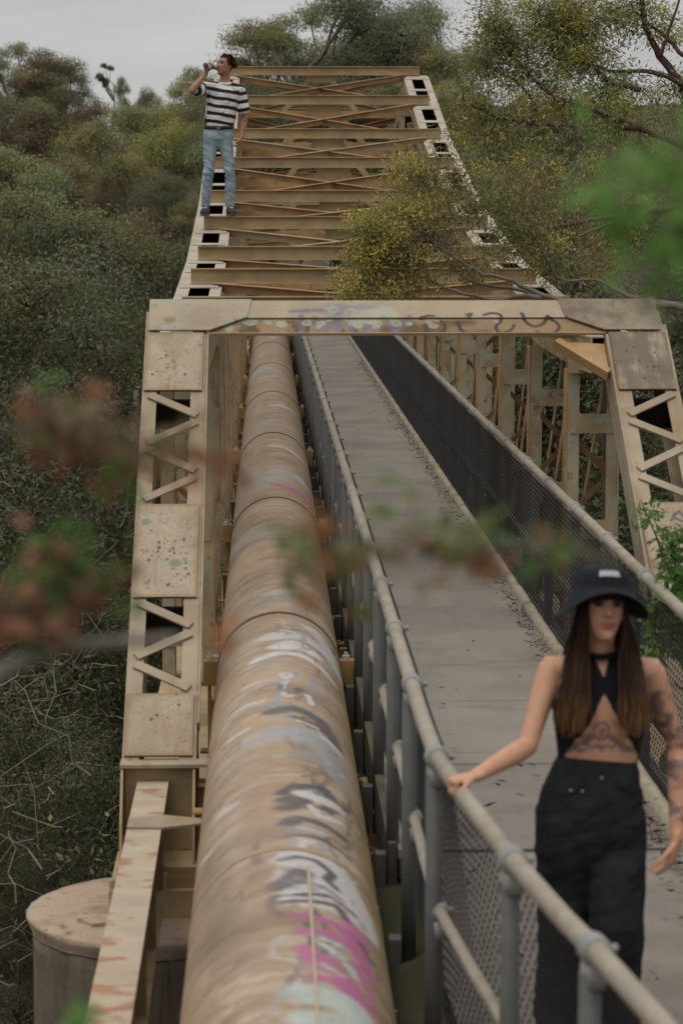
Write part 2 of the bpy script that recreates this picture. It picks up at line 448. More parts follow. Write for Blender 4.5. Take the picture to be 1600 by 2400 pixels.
M['portal_paint'] = mat('painted portal web', (0.4, 0.3, 0.2), 0.8, 0.12, 6.0, [(RUST, 11.0, 0.62, 0.74, 0.5)], 0.25, 60, attr='paint')
TB0, TB1 = -0.345, -0.004                               # beam depth along the end-post plane
def face_uv(px, py):
    v = ray(px, py); n = np.array(NN); p0 = np.array(EP(0, 0, 0.02))
    k = ((p0 - CAM) @ n) / (v @ n); q = CAM + v * k
    return q[0], float((Vector(q) - T0).dot(DD))
def grid_plate(name, x0, x1, t0, t1, n, thick, m, parent, painter, nxg, ntg):
    U, W = np.meshgrid(np.linspace(x0, x1, nxg), np.linspace(t0, t1, ntg))
    V = np.stack([U.ravel(), np.zeros(U.size), np.zeros(U.size)], 1) + np.array(T0) + W.ravel()[:, None] * np.array(DD) + n * np.array(NN)
    i0 = (np.arange(ntg - 1)[:, None] * nxg + np.arange(nxg - 1)[None, :]).ravel()
    Fq = np.stack([i0, i0 + 1, i0 + nxg + 1, i0 + nxg], 1)
    b = len(V)
    back = [tuple(EP(a, t, n - thick)) for a, t in ((x0, t0), (x1, t0), (x1, t1), (x0, t1))]
    V = np.concatenate([V, np.array(back)])
    c00, c10, c11, c01 = 0, nxg - 1, nxg * ntg - 1, nxg * (ntg - 1)
    F4 = np.concatenate([Fq, [[b, b + 1, b + 2, b + 3], [c00, b, b + 1, c10], [c10, b + 1, b + 2, c11], [c11, b + 2, b + 3, c01], [c01, b + 3, b, c00]]])
    uv = np.stack([U.ravel(), W.ravel()], 1)
    c = painter(uv); c = np.concatenate([c, np.tile(c[:1], (4, 1))])
    me = np_mesh(name, V, F4, m, False, {'paint': c})
    bm = bmesh.new(); bm.from_mesh(me); bmesh.ops.recalc_face_normals(bm, faces=bm.faces); bm.to_mesh(me); bm.free()
    return link(name, me, parent)
def paint_face(uv, k, side):
    P = Paint(uv, np.array((0.375, 0.31, 0.225)))
    o_ = np.array((3.1 * k + 7 * side, 5.7 * k)); n1 = vnoise(uv * (5, 5) + o_, 31); n2 = vnoise(uv * (38, 38) + o_, 32); n3 = vnoise(uv * (22, 4) + o_, 33); n4 = vnoise(uv * (110, 110) + o_, 34)
    P.fill(sstep(0.42, 0.72, n1), (0.305, 0.24, 0.16), 0.8)
    P.fill(sstep(0.55, 0.75, n3), (0.30, 0.20, 0.11), 0.45)
    P.fill(sstep(0.68, 0.76, n4), (0.10, 0.07, 0.045), 0.7)
    r3 = np.random.default_rng(40 + k + 5 * side)
    x0 = uv[:, 0].min(); x1 = uv[:, 0].max(); t0 = uv[:, 1].min(); t1 = uv[:, 1].max()
    edge = np.minimum(np.minimum(uv[:, 0] - x0, x1 - uv[:, 0]), np.minimum(uv[:, 1] - t0, t1 - uv[:, 1]))
    P.fill((1 - sstep(0.0, 0.02 + 0.03 * n2, edge)), (0.26, 0.16, 0.075), 0.6)
    if side == 1 and k == 0:
        P.fill(sstep(0.25, 0.55, n1 * 0.6 + n3 * 0.5), (0.14, 0.105, 0.075), 0.85)
    if side == 1 and k == 1:
        for _ in range(14): P.stroke([(r3.uniform(x0, x0 + 0.2), r3.uniform(t0, t0 + 0.3)), (r3.uniform(x0, x0 + 0.2), r3.uniform(t0, t0 + 0.3))], 0.012, [(0.36, 0.13, 0.12), (0.22, 0.27, 0.34), (0.3, 0.28, 0.26)][r3.integers(3)], 0.8, 0.45, sstep(0.4, 0.6, n2))
        for pts in ([(x1 - 0.2, t0 + 0.17), (x1 - 0.14, t0 + 0.08), (x1 - 0.10, t0 + 0.2), (x1 - 0.17, t0 + 0.15)], [(x1 - 0.09, t0 + 0.1), (x1 - 0.02, t0 + 0.13), (x1 - 0.08, t0 + 0.24)], [(x1 - 0.16, t0 + 0.3), (x1 - 0.05, t0 + 0.24), (x1 - 0.02, t0 + 0.33)]):
            P.stroke(pts, 0.018, (0.08, 0.085, 0.10), 0.5, 0.8)
        P.fill(sstep(0.45, 0.7, n1) * sstep(t0 + 0.2, t0 + 0.6, uv[:, 1]), (0.24, 0.14, 0.06), 0.7)
    spots = [(0, 18, 0.5), (1, 46, 0.62), (2, 8, 0.2)][k]
    for _ in range(spots[1]):
        c = np.array((r3.uniform(x0 + 0.03, x1 - 0.03), t0 + (t1 - t0) * (r3.normal(spots[2], 0.18) if k else r3.uniform(0.25, 0.95)))); rr = r3.uniform(0.003, 0.010)
        P.fill(1 - sstep(0.8, 1.2, np.linalg.norm((uv - c) * (1, 0.75), axis=1) / rr + (n2 - 0.5)), (0.09, 0.055, 0.035), 0.85)
    if k == 0 and side == 0:
        P.fill((1 - sstep(0.02, 0.05, np.abs(uv[:, 0] - (x0 + 0.17)))) * sstep(0.45, 0.62, n2) * sstep(t0 + 0.2, t0 + 0.35, uv[:, 1]), (0.24, 0.16, 0.08), 0.8)
    for (lk, ls, lx, lt, lr) in ((1, 0, 0.245, 0.53, 0.048), (1, 0, 0.05, 0.16, 0.045), (1, 0, 0.08, 0.70, 0.025), (1, 0, 0.30, 0.50, 0.02), (0, 0, 0.36, 0.14, 0.03), (0, 0, 0.37, 0.55, 0.028)):
        if (lk, ls) != (k, side): continue
        d = np.linalg.norm((uv - (x0 + lx, t0 + lt)), axis=1) / lr + (n2 - 0.5) * 0.8
        P.fill(1 - sstep(0.85, 1.1, d), (0.31, 0.31, 0.24), 0.85); P.fill(1 - sstep(0.6, 0.8, d), (0.19, 0.19, 0.12), 0.75)
    return P.c
for side, (x0, x1) in enumerate(((XL0, XL1), (XR0, XR1))):
    ep = MB()
    fl = 0.095
    for xa, xb in ((x0, x0 + fl), (x1 - fl, x1)):
        plate(ep, xa, xb, -0.10, LEN + 0.02, -0.014, 0.0)
    plate(ep, x0, x0 + 0.014, -0.10, LEN, -0.30, -0.016)
    plate(ep, x1 - 0.014, x1, -0.10, LEN, -0.30, -0.016)
    for xa, xb in ((x0 + 0.016, x0 + fl), (x1 - fl, x1 - 0.016)):
        plate(ep, xa, xb, -0.10, LEN, -0.314, -0.302)
    post = ep.build('end_post', M['pale'], bridge)
    pm_ = M['pale'] if side == 0 else M['stained']
    for kp, (t0, t1) in enumerate(((0.0, 0.608), (1.717, 2.538), (3.323, LEN + 0.0))):
        grid_plate('face_plate', x0 + 0.012, x1 - 0.02, t0, t1, 0.017, 0.014, M['portal_paint'], post, (lambda uv, kk=kp, ss=side: paint_face(uv, kk, ss)), 90, 160)
    lacing(post, x0 + 0.05, x1 - 0.05, 0.62, 1.70, 4, M['pale'], side)
    lacing(post, x0 + 0.05, x1 - 0.05, 2.55, 3.31, 3, M['pale'], side)
    for t in (0.62, 1.70, 2.55, 3.31):                 # hidden diaphragms inside the box, near-black to paint its shade
        q = MB(); plate(q, x0 + 0.018, x1 - 0.018, t, t + 0.012, -0.295, -0.05); q.build('diaphragm', M['grime_shade'], post)
    # angle along the inner edge
    q = MB(); plate(q, x1 + 0.002, x1 + 0.014, 0.02, LEN - 0.25, -0.06, 0.012)
    if side == 1:
        q = MB(); plate(q, x0 - 0.014, x0 - 0.002, 0.02, LEN - 0.25, -0.06, 0.012)
    q.build('edge_angle', M['pale'], post)
    # shoe: shelf plate, front plate, tapered gussets down to the bearing
    yb, zb = EP(0, LEN).y, EP(0, LEN).z
    q = MB(); q.box(x0 - 0.005, x1 + 0.075, yb - 0.13, yb + 0.02, zb - 0.03, zb - 0.012); q.build('shelf_plate', M['pale'], bridge)
    q = MB(); q.box(x0 + 0.02, x1 - 0.02, yb - 0.06, yb - 0.045, -0.62, zb - 0.032); q.build('front_plate', M['tan'], bridge)
    for xa in (x0, x1 - 0.016):
        q = MB()
        q.prism([(xa, yb + 0.25, zb + 0.05), (xa, yb - 0.12, zb - 0.032), (xa, yb - 0.30, zb - 0.30), (xa, yb - 0.36, -0.62), (xa, yb + 0.5, -0.62), (xa, yb + 0.7, -0.3)], (0.014, 0, 0))
        q.build('shoe_gusset', M['tan'], bridge)
    q = MB(); q.box(x0 - 0.01, x1 + 0.02, yb - 0.40, yb + 0.30, -0.735, -0.625)
    q.box(x0 - 0.05, x1 + 0.06, yb - 0.46, yb + 0.36, -0.885, -0.74)
    for bx in (x0 - 0.03, x1 + 0.04):
        q.lathe([(0.02, 0), (0.02, 0.05), (0.012, 0.06)], (bx, yb - 0.42, -0.74), 8)
    q.build('bearing', M['tan'], bridge)

INK = (0.045, 0.04, 0.05); LILAC = (0.17, 0.155, 0.20)
letters = [   # strokes in photograph pixels
    ([(985, 744), (1010, 738), (1035, 748), (1046, 765), (1030, 779), (1000, 777), (995, 757)], 7),
    ([(1092, 738), (1106, 734), (1098, 742)], 8), ([(1072, 752), (1080, 772), (1098, 776)], 8),
    ([(1134, 738), (1150, 733), (1172, 736), (1176, 747), (1160, 760), (1165, 774), (1180, 777), (1200, 768), (1204, 758)], 7),
    ([(1222, 735), (1232, 752), (1250, 762), (1270, 758), (1282, 741)], 8), ([(1282, 741), (1306, 752), (1312, 765), (1298, 777), (1275, 780), (1256, 773)], 7),
    ([(682, 730), (720, 728), (770, 727)], 6), ([(705, 740), (708, 778)], 6), ([(738, 745), (745, 775), (756, 752), (765, 776), (776, 744)], 6),
    ([(792, 738), (790, 778)], 7), ([(792, 757), (822, 757)], 6), ([(824, 738), (822, 778)], 7), ([(852, 778), (866, 740), (885, 778)], 7), ([(858, 764), (880, 764)], 5),
    ([(905, 740), (925, 776)], 7), ([(925, 776), (960, 742)], 6)]
def smooth_line(q, it=3):
    q = np.array(q, float)
    for _ in range(it):
        if len(q) < 3: break
        a = q[:-1] * 0.75 + q[1:] * 0.25; b = q[:-1] * 0.25 + q[1:] * 0.75
        q = np.concatenate([q[:1], np.stack([a, b], 1).reshape(-1, 2), q[-1:]])
    return q
def paint_beam(uv):
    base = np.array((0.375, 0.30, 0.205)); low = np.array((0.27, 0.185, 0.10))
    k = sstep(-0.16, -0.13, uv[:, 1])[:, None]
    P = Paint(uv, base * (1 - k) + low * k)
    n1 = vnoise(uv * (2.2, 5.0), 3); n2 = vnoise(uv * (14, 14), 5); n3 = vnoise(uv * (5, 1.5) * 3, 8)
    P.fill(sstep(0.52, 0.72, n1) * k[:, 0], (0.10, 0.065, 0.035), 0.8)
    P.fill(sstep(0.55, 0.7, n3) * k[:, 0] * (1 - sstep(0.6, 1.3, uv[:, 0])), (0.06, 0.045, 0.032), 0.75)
    for pts, w in letters[6:]:
        q = [face_uv(a, b) for a, b in pts]; P.stroke(q, w / 345 * 2.2, LILAC, 0.9, 0.8, np.clip(0.4 + 1.2 * n2, 0, 1))
    for x0, x1 in ((0.30, 0.95),):
        m_ = sstep(x0, x0 + 0.15, uv[:, 0]) * (1 - sstep(x1 - 0.15, x1, uv[:, 0])) * sstep(-0.35, -0.25, uv[:, 1]) * (1 - sstep(-0.23, -0.14, uv[:, 1]))
        P.fill(m_ * sstep(0.42, 0.6, n1), (0.20, 0.19, 0.26), 0.75)
    for pts, w in letters[:6]:
        q = smooth_line([face_uv(a, b) for a, b in pts]); P.stroke(q, w / 345 * 1.15, INK, 0.6, 0.95, np.clip(0.5 + 1.0 * n2, 0, 1))
    # lichen rosettes
    r3 = np.random.default_rng(11)
    for _ in range(90):
        cx = r3.choice([r3.normal(-0.22, 0.12), r3.normal(0.75, 0.22), r3.uniform(-0.3, 2.0)], p=[0.25, 0.5, 0.25]); ct = r3.normal(-0.17, 0.06); rr = r3.uniform(0.012, 0.045)
        d = np.hypot(uv[:, 0] - cx, uv[:, 1] - ct) / rr + (n2 - 0.5) * 1.3
        P.fill(1 - sstep(0.75, 1.0, d), (0.34, 0.35, 0.27), 0.8); P.fill((1 - sstep(0.35, 0.6, d)) * (n1 > 0.5), (0.20, 0.21, 0.15), 0.5)
    d = np.hypot((uv[:, 0] + 0.20) / 1.3, uv[:, 1] + 0.245) / 0.05 + (n2 - 0.5) * 0.9
    P.fill(1 - sstep(0.85, 1.05, d), (0.22, 0.23, 0.17), 0.9)
    return P.c
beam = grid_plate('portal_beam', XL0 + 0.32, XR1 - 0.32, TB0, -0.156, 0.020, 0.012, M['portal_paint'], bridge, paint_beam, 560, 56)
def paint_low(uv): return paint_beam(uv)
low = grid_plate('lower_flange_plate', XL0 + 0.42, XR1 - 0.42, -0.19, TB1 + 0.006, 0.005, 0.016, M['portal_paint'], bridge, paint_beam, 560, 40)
q = MB(); plate(q, XL0 + 0.42, XR1 - 0.42, TB1 + 0.0065, TB1 + 0.0125, -0.006, 0.016); q.build('bottom_flange', M['tan'], bridge)
q = MB(); plate(q, XL0 + 0.05, XR1 - 0.05, TB0 - 0.012, TB0 - 0.001, -0.14, 0.012); q.build('top_flange', M['pale'], bridge)
q = MB(); plate(q, XL0 + 0.43, XR1 - 0.43, TB0 + 0.01, TB1 - 0.13, -0.10, -0.085); q.build('back_plate', M['tan'], bridge)
for side, (x0, x1, s) in enumerate(((XL0 + 0.0, XL1, 1), (XR1 - 0.03, XR0, -1))):
    g = MB()
    poly = [EP(x0 - s * 0.0 + s * 0.02, TB0 - 0.004, 0.0205), EP(x1 + s * 0.30, TB0 - 0.004, 0.0205), EP(x1 + s * 0.27, -0.156, 0.0205), EP(x1 + s * 0.02, -0.012, 0.0205), EP(x0 + s * 0.02, -0.012, 0.0205)]
    g.prism(poly, NN * 0.010)
    g.build('corner_gusset', M['gusset'] if side == 0 else M['stained'], bridge)
    g = MB(); plate(g, min(x0, x0 + s * 0.06) - 0.0, max(x0, x0 + s * 0.06), TB0 + 0.1, 0.03, -0.31, 0.004); g.build('end_stiffener', M['pale'], bridge)
# knee brace under the portal beam on the footway side
g = MB(); g.prism([EP(XR0 - 0.02, 0.05, -0.06), EP(XR0 - 0.34, 0.02, -0.06), EP(XR0 - 0.32, 0.06, -0.06), EP(XR0 - 0.02, 0.36, -0.06)], NN * 0.012)
g.bar(EP(XR0 - 0.34, 0.04, -0.05), EP(XR0 - 0.02, 0.38, -0.05), 0.05, 0.07, up=NN); g.build('knee_brace', M['orange'], bridge)
g = MB(); g.box(XR0 + 0.005, XR1 - 0.01, 18.36, 18.374, 1.66, 1.83); g.build('sway_plate', M['tan'], bridge)

# -- top chords: side webs, edge strips, batten plates
YN = [17.7] + ZP
for side, (x0, x1) in enumerate(((XL0, XL1), (XR0, XR1))):
    x0, x1 = (x0 - 0.035, x1 - 0.035) if side == 0 else (x0 + 0.085, x1 + 0.085)
    webs = MB(); strips = MB(); floor_ = MB()
    for ya, yb in zip(YN[:-1], YN[1:]):
        za, zb = h_chord(ya), h_chord(yb)
        if yb > 43: pass
        for xx in (x0 + 0.007, x1 - 0.007):
            webs.hexa([(xx - 0.007, ya, za - 0.27), (xx + 0.007, ya, za - 0.27), (xx + 0.007, yb, zb - 0.27), (xx - 0.007, yb, zb - 0.27),
                       (xx - 0.007, ya, za - 0.013), (xx + 0.007, ya, za - 0.013), (xx + 0.007, yb, zb - 0.013), (xx - 0.007, yb, zb - 0.013)])
        for xa, xb in ((x0 - 0.01, x0 + 0.115), (x1 - 0.10, x1 + 0.01)):
            strips.hexa([(xa, ya, za - 0.012), (xb, ya, za - 0.012), (xb, yb, zb - 0.012), (xa, yb, zb - 0.012), (xa, ya, za), (xb, ya, za), (xb, yb, zb), (xa, yb, zb)])
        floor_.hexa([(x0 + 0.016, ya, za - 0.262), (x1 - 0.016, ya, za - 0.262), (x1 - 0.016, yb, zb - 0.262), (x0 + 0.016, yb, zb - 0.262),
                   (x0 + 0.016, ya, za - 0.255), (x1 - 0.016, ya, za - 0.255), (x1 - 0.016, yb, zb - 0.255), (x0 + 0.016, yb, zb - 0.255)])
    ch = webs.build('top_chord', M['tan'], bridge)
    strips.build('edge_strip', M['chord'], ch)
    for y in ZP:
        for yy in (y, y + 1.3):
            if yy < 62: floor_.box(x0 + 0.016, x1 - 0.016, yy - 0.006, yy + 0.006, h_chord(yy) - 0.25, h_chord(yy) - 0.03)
    floor_.build('inner_shade_floor', M['grime_shade'], ch)  # bottom and diaphragms coloured near-black, painted shade behind the openings
    for k, y in enumerate(ZP):
        for yy, hw in ((y, 0.34), (y + 1.3, 0.075)):
            if yy > 62: continue
            q = MB(); a, b = yy - hw, yy + hw
            if hw > 0.2:
                for c, d in ((a, yy), (yy, b)):
                    za, zb = h_chord(c) + 0.002, h_chord(d) + 0.002
                    q.hexa([(x0 + 0.02, c, za), (x1 - 0.02, c, za), (x1 - 0.02, d, zb), (x0 + 0.02, d, zb), (x0 + 0.02, c, za + 0.009), (x1 - 0.02, c, za + 0.009), (x1 - 0.02, d, zb + 0.009), (x0 + 0.02, d, zb + 0.009)])
            else:
                za, zb = h_chord(a) + 0.002, h_chord(b) + 0.002
                q.hexa([(x0 + 0.02, a, za), (x1 - 0.02, a, za), (x1 - 0.02, b, zb), (x0 + 0.02, b, zb), (x0 + 0.02, a, za + 0.009), (x1 - 0.02, a, za + 0.009), (x1 - 0.02, b, zb + 0.009), (x0 + 0.02, b, zb + 0.009)])
            q.build('batten_plate', M['chord'], ch)

# -- struts across the top and flat cross bracing between them
def channel(mb, x0, x1, y, ztop, h, f=0.05, t=0.012):
    mb.box(x0, x1, y, y + t, ztop - h, ztop)                       # web
    mb.box(x0, x1, y - f, y - 0.001, ztop - t, ztop)               # top flange, towards the near bank
    mb.box(x0, x1, y - f * 1.4, y - 0.001, ztop - h, ztop - h + t)
smesh = {}
for k, (y, h) in enumerate(zip(ZP, HT)):
    q = MB(); channel(q, XL0 + 0.08, XR1 - 0.06, 0, 0, ST_H)
    if 'm' not in smesh: smesh['m'] = q.mesh('cross_strut', M['tan'])
    link('cross_strut', smesh['m'], bridge, Vector((0, y, h)) - bridge.location)
for k in range(len(ZP) - 1):
    ya, yb = ZP[k] + 0.10, ZP[k + 1] - 0.10
    za, zb = h_chord(ya) + 0.05, h_chord(yb) + 0.05
    for s, dz in ((0, 0.0), (1, -0.022)):
        xa, xb = (XL0 + 0.3, XR1 - 0.3) if s == 0 else (XR1 - 0.3, XL0 + 0.3)
        q = MB()
        q.bar((xa, ya, za + dz), (xb, yb, zb + dz), 0.075, 0.009)
        q.bar((xa, ya, za + dz - 0.045), (xb, yb, zb + dz - 0.045), 0.009, 0.08, ow=-0.03 if s == 0 else 0.03)
        q.build('cross_brace', M['orange'] if k % 3 else M['tan'], bridge)

# -- sway frames under the higher struts
for k in range(4, len(ZP) - 4):
    y, h = ZP[k], HT[k]
    zl = h - 0.80
    q = MB(); q.box(XL1 + 0.01, XR0 - 0.01, y + 0.02, y + 0.032, zl - 0.06, zl + 0.055); q.box(XL1 + 0.01, XR0 - 0.01, y - 0.02, y + 0.018, zl - 0.070, zl - 0.061)
    q.build('sway_strut', M['orange'], bridge)
    xm = (XL1 + XR0) / 2
    q = MB(); q.prism([(xm - 0.27, y + 0.05, h - ST_H), (xm + 0.27, y + 0.05, h - ST_H), (xm + 0.16, y + 0.05, h - 0.27), (xm - 0.16, y + 0.05, h - 0.27)], (0, 0.012, 0))
    for s in (-1, 1):
        q.bar((xm + s * 0.17, y + 0.08, h - 0.19), (xm + s * 0.66, y + 0.08, zl + 0.0), 0.05, 0.085)
    q.build('sway_brace', M['tan'], bridge)

# -- verticals: two legs with battens and lacing, on each truss
def post_mesh(Hh):
    """inner leg, outer leg, battens, lacing for a column of height Hh (origin at its foot on the inner face)"""
    d = 0.20
    legs = []
    for xx, s in ((0.0, 1), (0.41, -1)):
        q = MB()
        w_ = MB(); w_.box(min(xx, xx + s * 0.012), max(xx, xx + s * 0.012), -d / 2, d / 2, 0, Hh)
        q.box(min(xx + s * 0.013, xx + s * 0.10), max(xx + s * 0.013, xx + s * 0.10), -d / 2, -d / 2 + 0.011, 0, Hh)
        q.box(min(xx + s * 0.013, xx + s * 0.10), max(xx + s * 0.013, xx + s * 0.10), d / 2 - 0.011, d / 2, 0, Hh)
        legs += [w_, q]
    bats = []; z = 0.35
    while z < Hh - 0.2:
        q = MB(); q.box(0.03, 0.38, -d / 2 - 0.010, -d / 2 - 0.001, z - 0.075, z + 0.075); bats.append(q); z += 0.82
    lac = []
    z = 0.35 + 0.09; s = 0
    while z + 0.6 < Hh - 0.1:
        for kk in range(2):
            a, b = (0.05, 0.36) if s % 2 == 0 else (0.36, 0.05)
            q = MB(); q.bar((a, d / 2 + 0.006, z), (b, d / 2 + 0.006, z + 0.30), 0.045, 0.009, up=(0, 1, 0)); lac.append(q); z += 0.32; s += 1
        z += 0.18
    return legs, bats, lac
for side, (xi, mir) in enumerate(((XL1, -1), (XR0, 1))):
    for k, y in enumerate(ZP[:14]):
        top = h_chord(y) - 0.275
        Hh = top - BOT
        legs, bats, lac = post_mesh(Hh)
        off = Vector((xi, y, BOT))
        def put(mbs, name, m, par):
            mbs.v = [(xi + mir * a, y + b, BOT + c) for a, b, c in mbs.v]
            return mbs.build(name, m, par)
        vp = tag(empty('vertical_post'), None)
        vp.parent = bridge; vp.location = off - bridge.location
        for wb_, fl_, cm in ((legs[0], legs[1], M['orange']), (legs[2], legs[3], M['tan'])):
            lg_ = put(wb_, 'leg', cm, vp); fo_ = put(fl_, 'flange', M['column'], vp)
        if side == 1 or k < 3:
            for b in bats: put(b, 'batten_plate', M['column'], vp)
            if k < 9:
                for b in lac: put(b, 'lacing_bar', M['orange'], vp)
# diagonals of the side trusses
for side, xi in enumerate((XL0 + 0.2, XR0 + 0.2)):
    for k in range(len(ZP[:13])):
        ya, yb = ZP[k] + 0.12, ZP[k + 1] - 0.12
        up = k < 9
        pa = (xi, ya, (h_chord(ya) - 0.3) if up else BOT + 0.1); pb = (xi, yb, BOT + 0.1 if up else h_chord(yb) - 0.3)
        for s in (-1, 1):
            q = MB(); q.bar((pa[0] + s * 0.13, pa[1], pa[2]), (pb[0] + s * 0.13, pb[1], pb[2]), 0.012, 0.09)
            q.build('diagonal', M['orange'] if s < 0 else M['tan'], bridge)
# bottom chords, floor beams
for x0, x1 in ((XL0, XL1), (XR0, XR1)):
    q = MB()
    for xx in (x0 + 0.007, x1 - 0.007): q.box(xx - 0.007, xx + 0.007, 12.75, 68, BOT - 0.30, BOT)
    q.box(x0 - 0.01, x1 + 0.01, 12.75, 68, BOT + 0.001, BOT + 0.013)
    q.build('bottom_chord', M['tan'], bridge)
for k, y in enumerate([13.1, 15.4, 16.9] + ZP[:15]):
    q = MB(); q.box(XL1 + 0.01, XR0 - 0.01, y - 0.006, y + 0.006, -0.62, -0.26); q.box(XL1 + 0.01, XR0 - 0.01, y - 0.07, y + 0.07, -0.255, -0.24); q.box(XL1 + 0.01, XR0 - 0.01, y - 0.07, y + 0.07, -0.635, -0.62)
    for bx in (0.58,): q.lathe([(0.02, 0), (0.02, 0.03), (0.01, 0.036)], (bx, y - 0.03, -0.24), 8)
    q.build('floor_beam', M['tan'], bridge)
for k in range(5):
    y = 12.6 - 1.9 * (k + 1) + 0.3
    if y < 7.5: break

# ------------------------------------------------------------------ concrete pier under the left shoe
pier = tag(empty('concrete_pier', (-0.62, 12.9, -3.0)), 'round weathered concrete pier under the left foot of the truss', 'pier')
def ring_cyl(name, r0, r1, z0, z1, m, jag=0.0, n=64, seed=1, nz=10):
    r2 = np.random.default_rng(seed)
    V = []; 
    for j in range(nz + 1):
        t = j / nz
        for k in range(n):
            a = 2 * math.pi * k / n
            rr = r0 + (r1 - r0) * t + jag * (r2.random() - 0.5)
            V.append((-0.62 + rr * math.cos(a), 12.9 + rr * math.sin(a), z0 + (z1 - z0) * t))
    Fq = [(j * n + k, j * n + (k + 1) % n, (j + 1) * n + (k + 1) % n, (j + 1) * n + k) for j in range(nz) for k in range(n)]
    # domed, uneven top
    rings = [0.97, 0.9, 0.7, 0.4, 0.1]; base = nz * n
    for q_ in rings:
        st = len(V)
        for k in range(n):
            a = 2 * math.pi * k / n; rr = (r1) * q_
            V.append((-0.62 + rr * math.cos(a), 12.9 + rr * math.sin(a), z1 + 0.018 * min(1, (1 - q_) * 12) + jag * 0.5 * (r2.random() - 0.5)))
        Fq += [(base + k, base + (k + 1) % n, st + (k + 1) % n, st + k) for k in range(n)]; base = st
    Fq.append(tuple(base + k for k in range(n)))
    me = bpy.data.meshes.new(name); me.from_pydata(V, [], Fq); me.materials.append(m)
    me.polygons.foreach_set('use_smooth', np.ones(len(me.polygons), dtype=bool))
    return link(name, me, pier)
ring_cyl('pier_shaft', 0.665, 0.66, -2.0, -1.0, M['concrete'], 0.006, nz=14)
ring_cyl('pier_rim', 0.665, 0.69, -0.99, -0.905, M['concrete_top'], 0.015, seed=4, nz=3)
q = MB(); q.lathe([(0.80, -6.5), (0.76, -2.3), (0.64, -2.05)], (-0.62, 12.9, 0.0), 40); q.build('pier_base', M['concrete'], pier, True)
q = MB()
pl = [(-1.02, 12.62), (-0.93, 12.50), (-0.82, 12.53), (-0.78, 12.66), (-0.84, 12.86), (-1.0, 12.84)]
q.prism([(a, b, -0.885) for a, b in pl], (0, 0, 0.02)); q.build('mortar_patch', M['concrete_top'], pier)
tag(pier, None)

# ------------------------------------------------------------------ approach girder beside the pipe
gd = tag(empty('approach_girder', (-0.61, 13.0, -0.3)), 'narrow cream girder with red rust streaks running over the concrete pier to the near bank', 'girder')
ga, gb = Vector((-0.625, 13.06, -0.225)), Vector((-0.578, 7.2, -0.03))
q = MB(); q.bar(ga, gb, 0.172, 0.014, oh=-0.007); q.build('top_flange', M['girder'], gd)
q = MB(); q.bar(ga, gb, 0.012, 0.42, oh=-0.226); q.build('web', M['tan'], gd)
q = MB(); q.bar(ga, gb, 0.172, 0.014, oh=-0.444); q.build('bottom_flange', M['tan'], gd)
yk = 11.95; gk = ga + (gb - ga) * ((13.06 - yk) / (13.06 - 7.2))
q = MB(); q.prism([(gk.x - 0.085, yk - 0.10, gk.z + 0.004), (gk.x + 0.10, yk - 0.11, gk.z + 0.004), (gk.x + 0.30, yk - 0.03, gk.z + 0.004), (gk.x + 0.30, yk + 0.06, gk.z + 0.004), (gk.x + 0.10, yk + 0.14, gk.z + 0.004), (gk.x - 0.085, yk + 0.10, gk.z + 0.004)], (0, 0, 0.012))
q.build('bracket_plate', M['pale'], gd)
for yy in (12.3, 11.2, 10.1, 9.0):
    g2 = ga + (gb - ga) * ((13.06 - yy) / (13.06 - 7.2))
    q = MB()
    for s in (-1, 1): q.box(min(g2.x + s * 0.007, g2.x + s * 0.08), max(g2.x + s * 0.007, g2.x + s * 0.08), yy - 0.005, yy + 0.005, g2.z - 0.43, g2.z - 0.016)
    q.build('web_stiffener', M['tan'], gd)
# ------------------------------------------------------------------ water pipe
PC = (0.075, 0.0); PR = 0.385
VPD = np.array([11.0 / F_PX, 1.0, 30.0 / F_PX]) * np.array([1, 1, 0.35])
def pipe_c(y):                                        # the pipe rises very slightly towards the far bank
    t = y - 11.0
    return PC[0] + 0.0010 * t, PC[1] + 0.0012 * t
def pipe_uv(px, py):
    v = ray(px, py); v = v / v[1]
    y = 3.0
    # march the ray to the cylinder
    lo = None
    for yy in np.arange(4.0, 60.0, 0.05):
        p = CAM + v * yy; cx, cz = pipe_c(yy)
        if math.hypot(p[0] - cx, p[2] - cz) < PR:
            lo = yy; break
    if lo is None:
        lo = 8.0
    a, b = lo - 0.05, lo
    for _ in range(20):
        m_ = (a + b) / 2; p = CAM + v * m_; cx, cz = pipe_c(m_)
        if math.hypot(p[0] - cx, p[2] - cz) < PR: b = m_
        else: a = m_
    p = CAM + v * b; cx, cz = pipe_c(b)
    return math.atan2(p[0] - cx, p[2] - cz) * PR, b
pipe = tag(empty('water_pipe', (0.075, 14.0, -0.45)), 'large tan steel water pipe covered in graffiti, running along the bridge beside the walkway', 'pipe')
M['pipe'] = mat('painted pipe steel', (0.4, 0.3, 0.2), 0.5, 0.10, 3.0, [((0.20, 0.115, 0.05), 2.6, 0.55, 0.75, 0.4), (RUST, 30.0, 0.66, 0.75, 0.4)], 0.12, 50, attr='paint', spec=0.4)
joints = [8.95 - 6.08, 9.35, 14.95, 21.0, 27.1, 33.2, 39.3, 45.4, 51.5, 57.6, 63.7, 72.0]
joints[0] = 4.6
WHITE = (0.50, 0.48, 0.47); GREYB = (0.27, 0.28, 0.29); BLK = (0.075, 0.068, 0.075); PINK = (0.42, 0.12, 0.25); MINT = (0.42, 0.47, 0.43); OLIVE = (0.24, 0.19, 0.035)
def S(pts): return [pipe_uv(a, b) for a, b in pts]
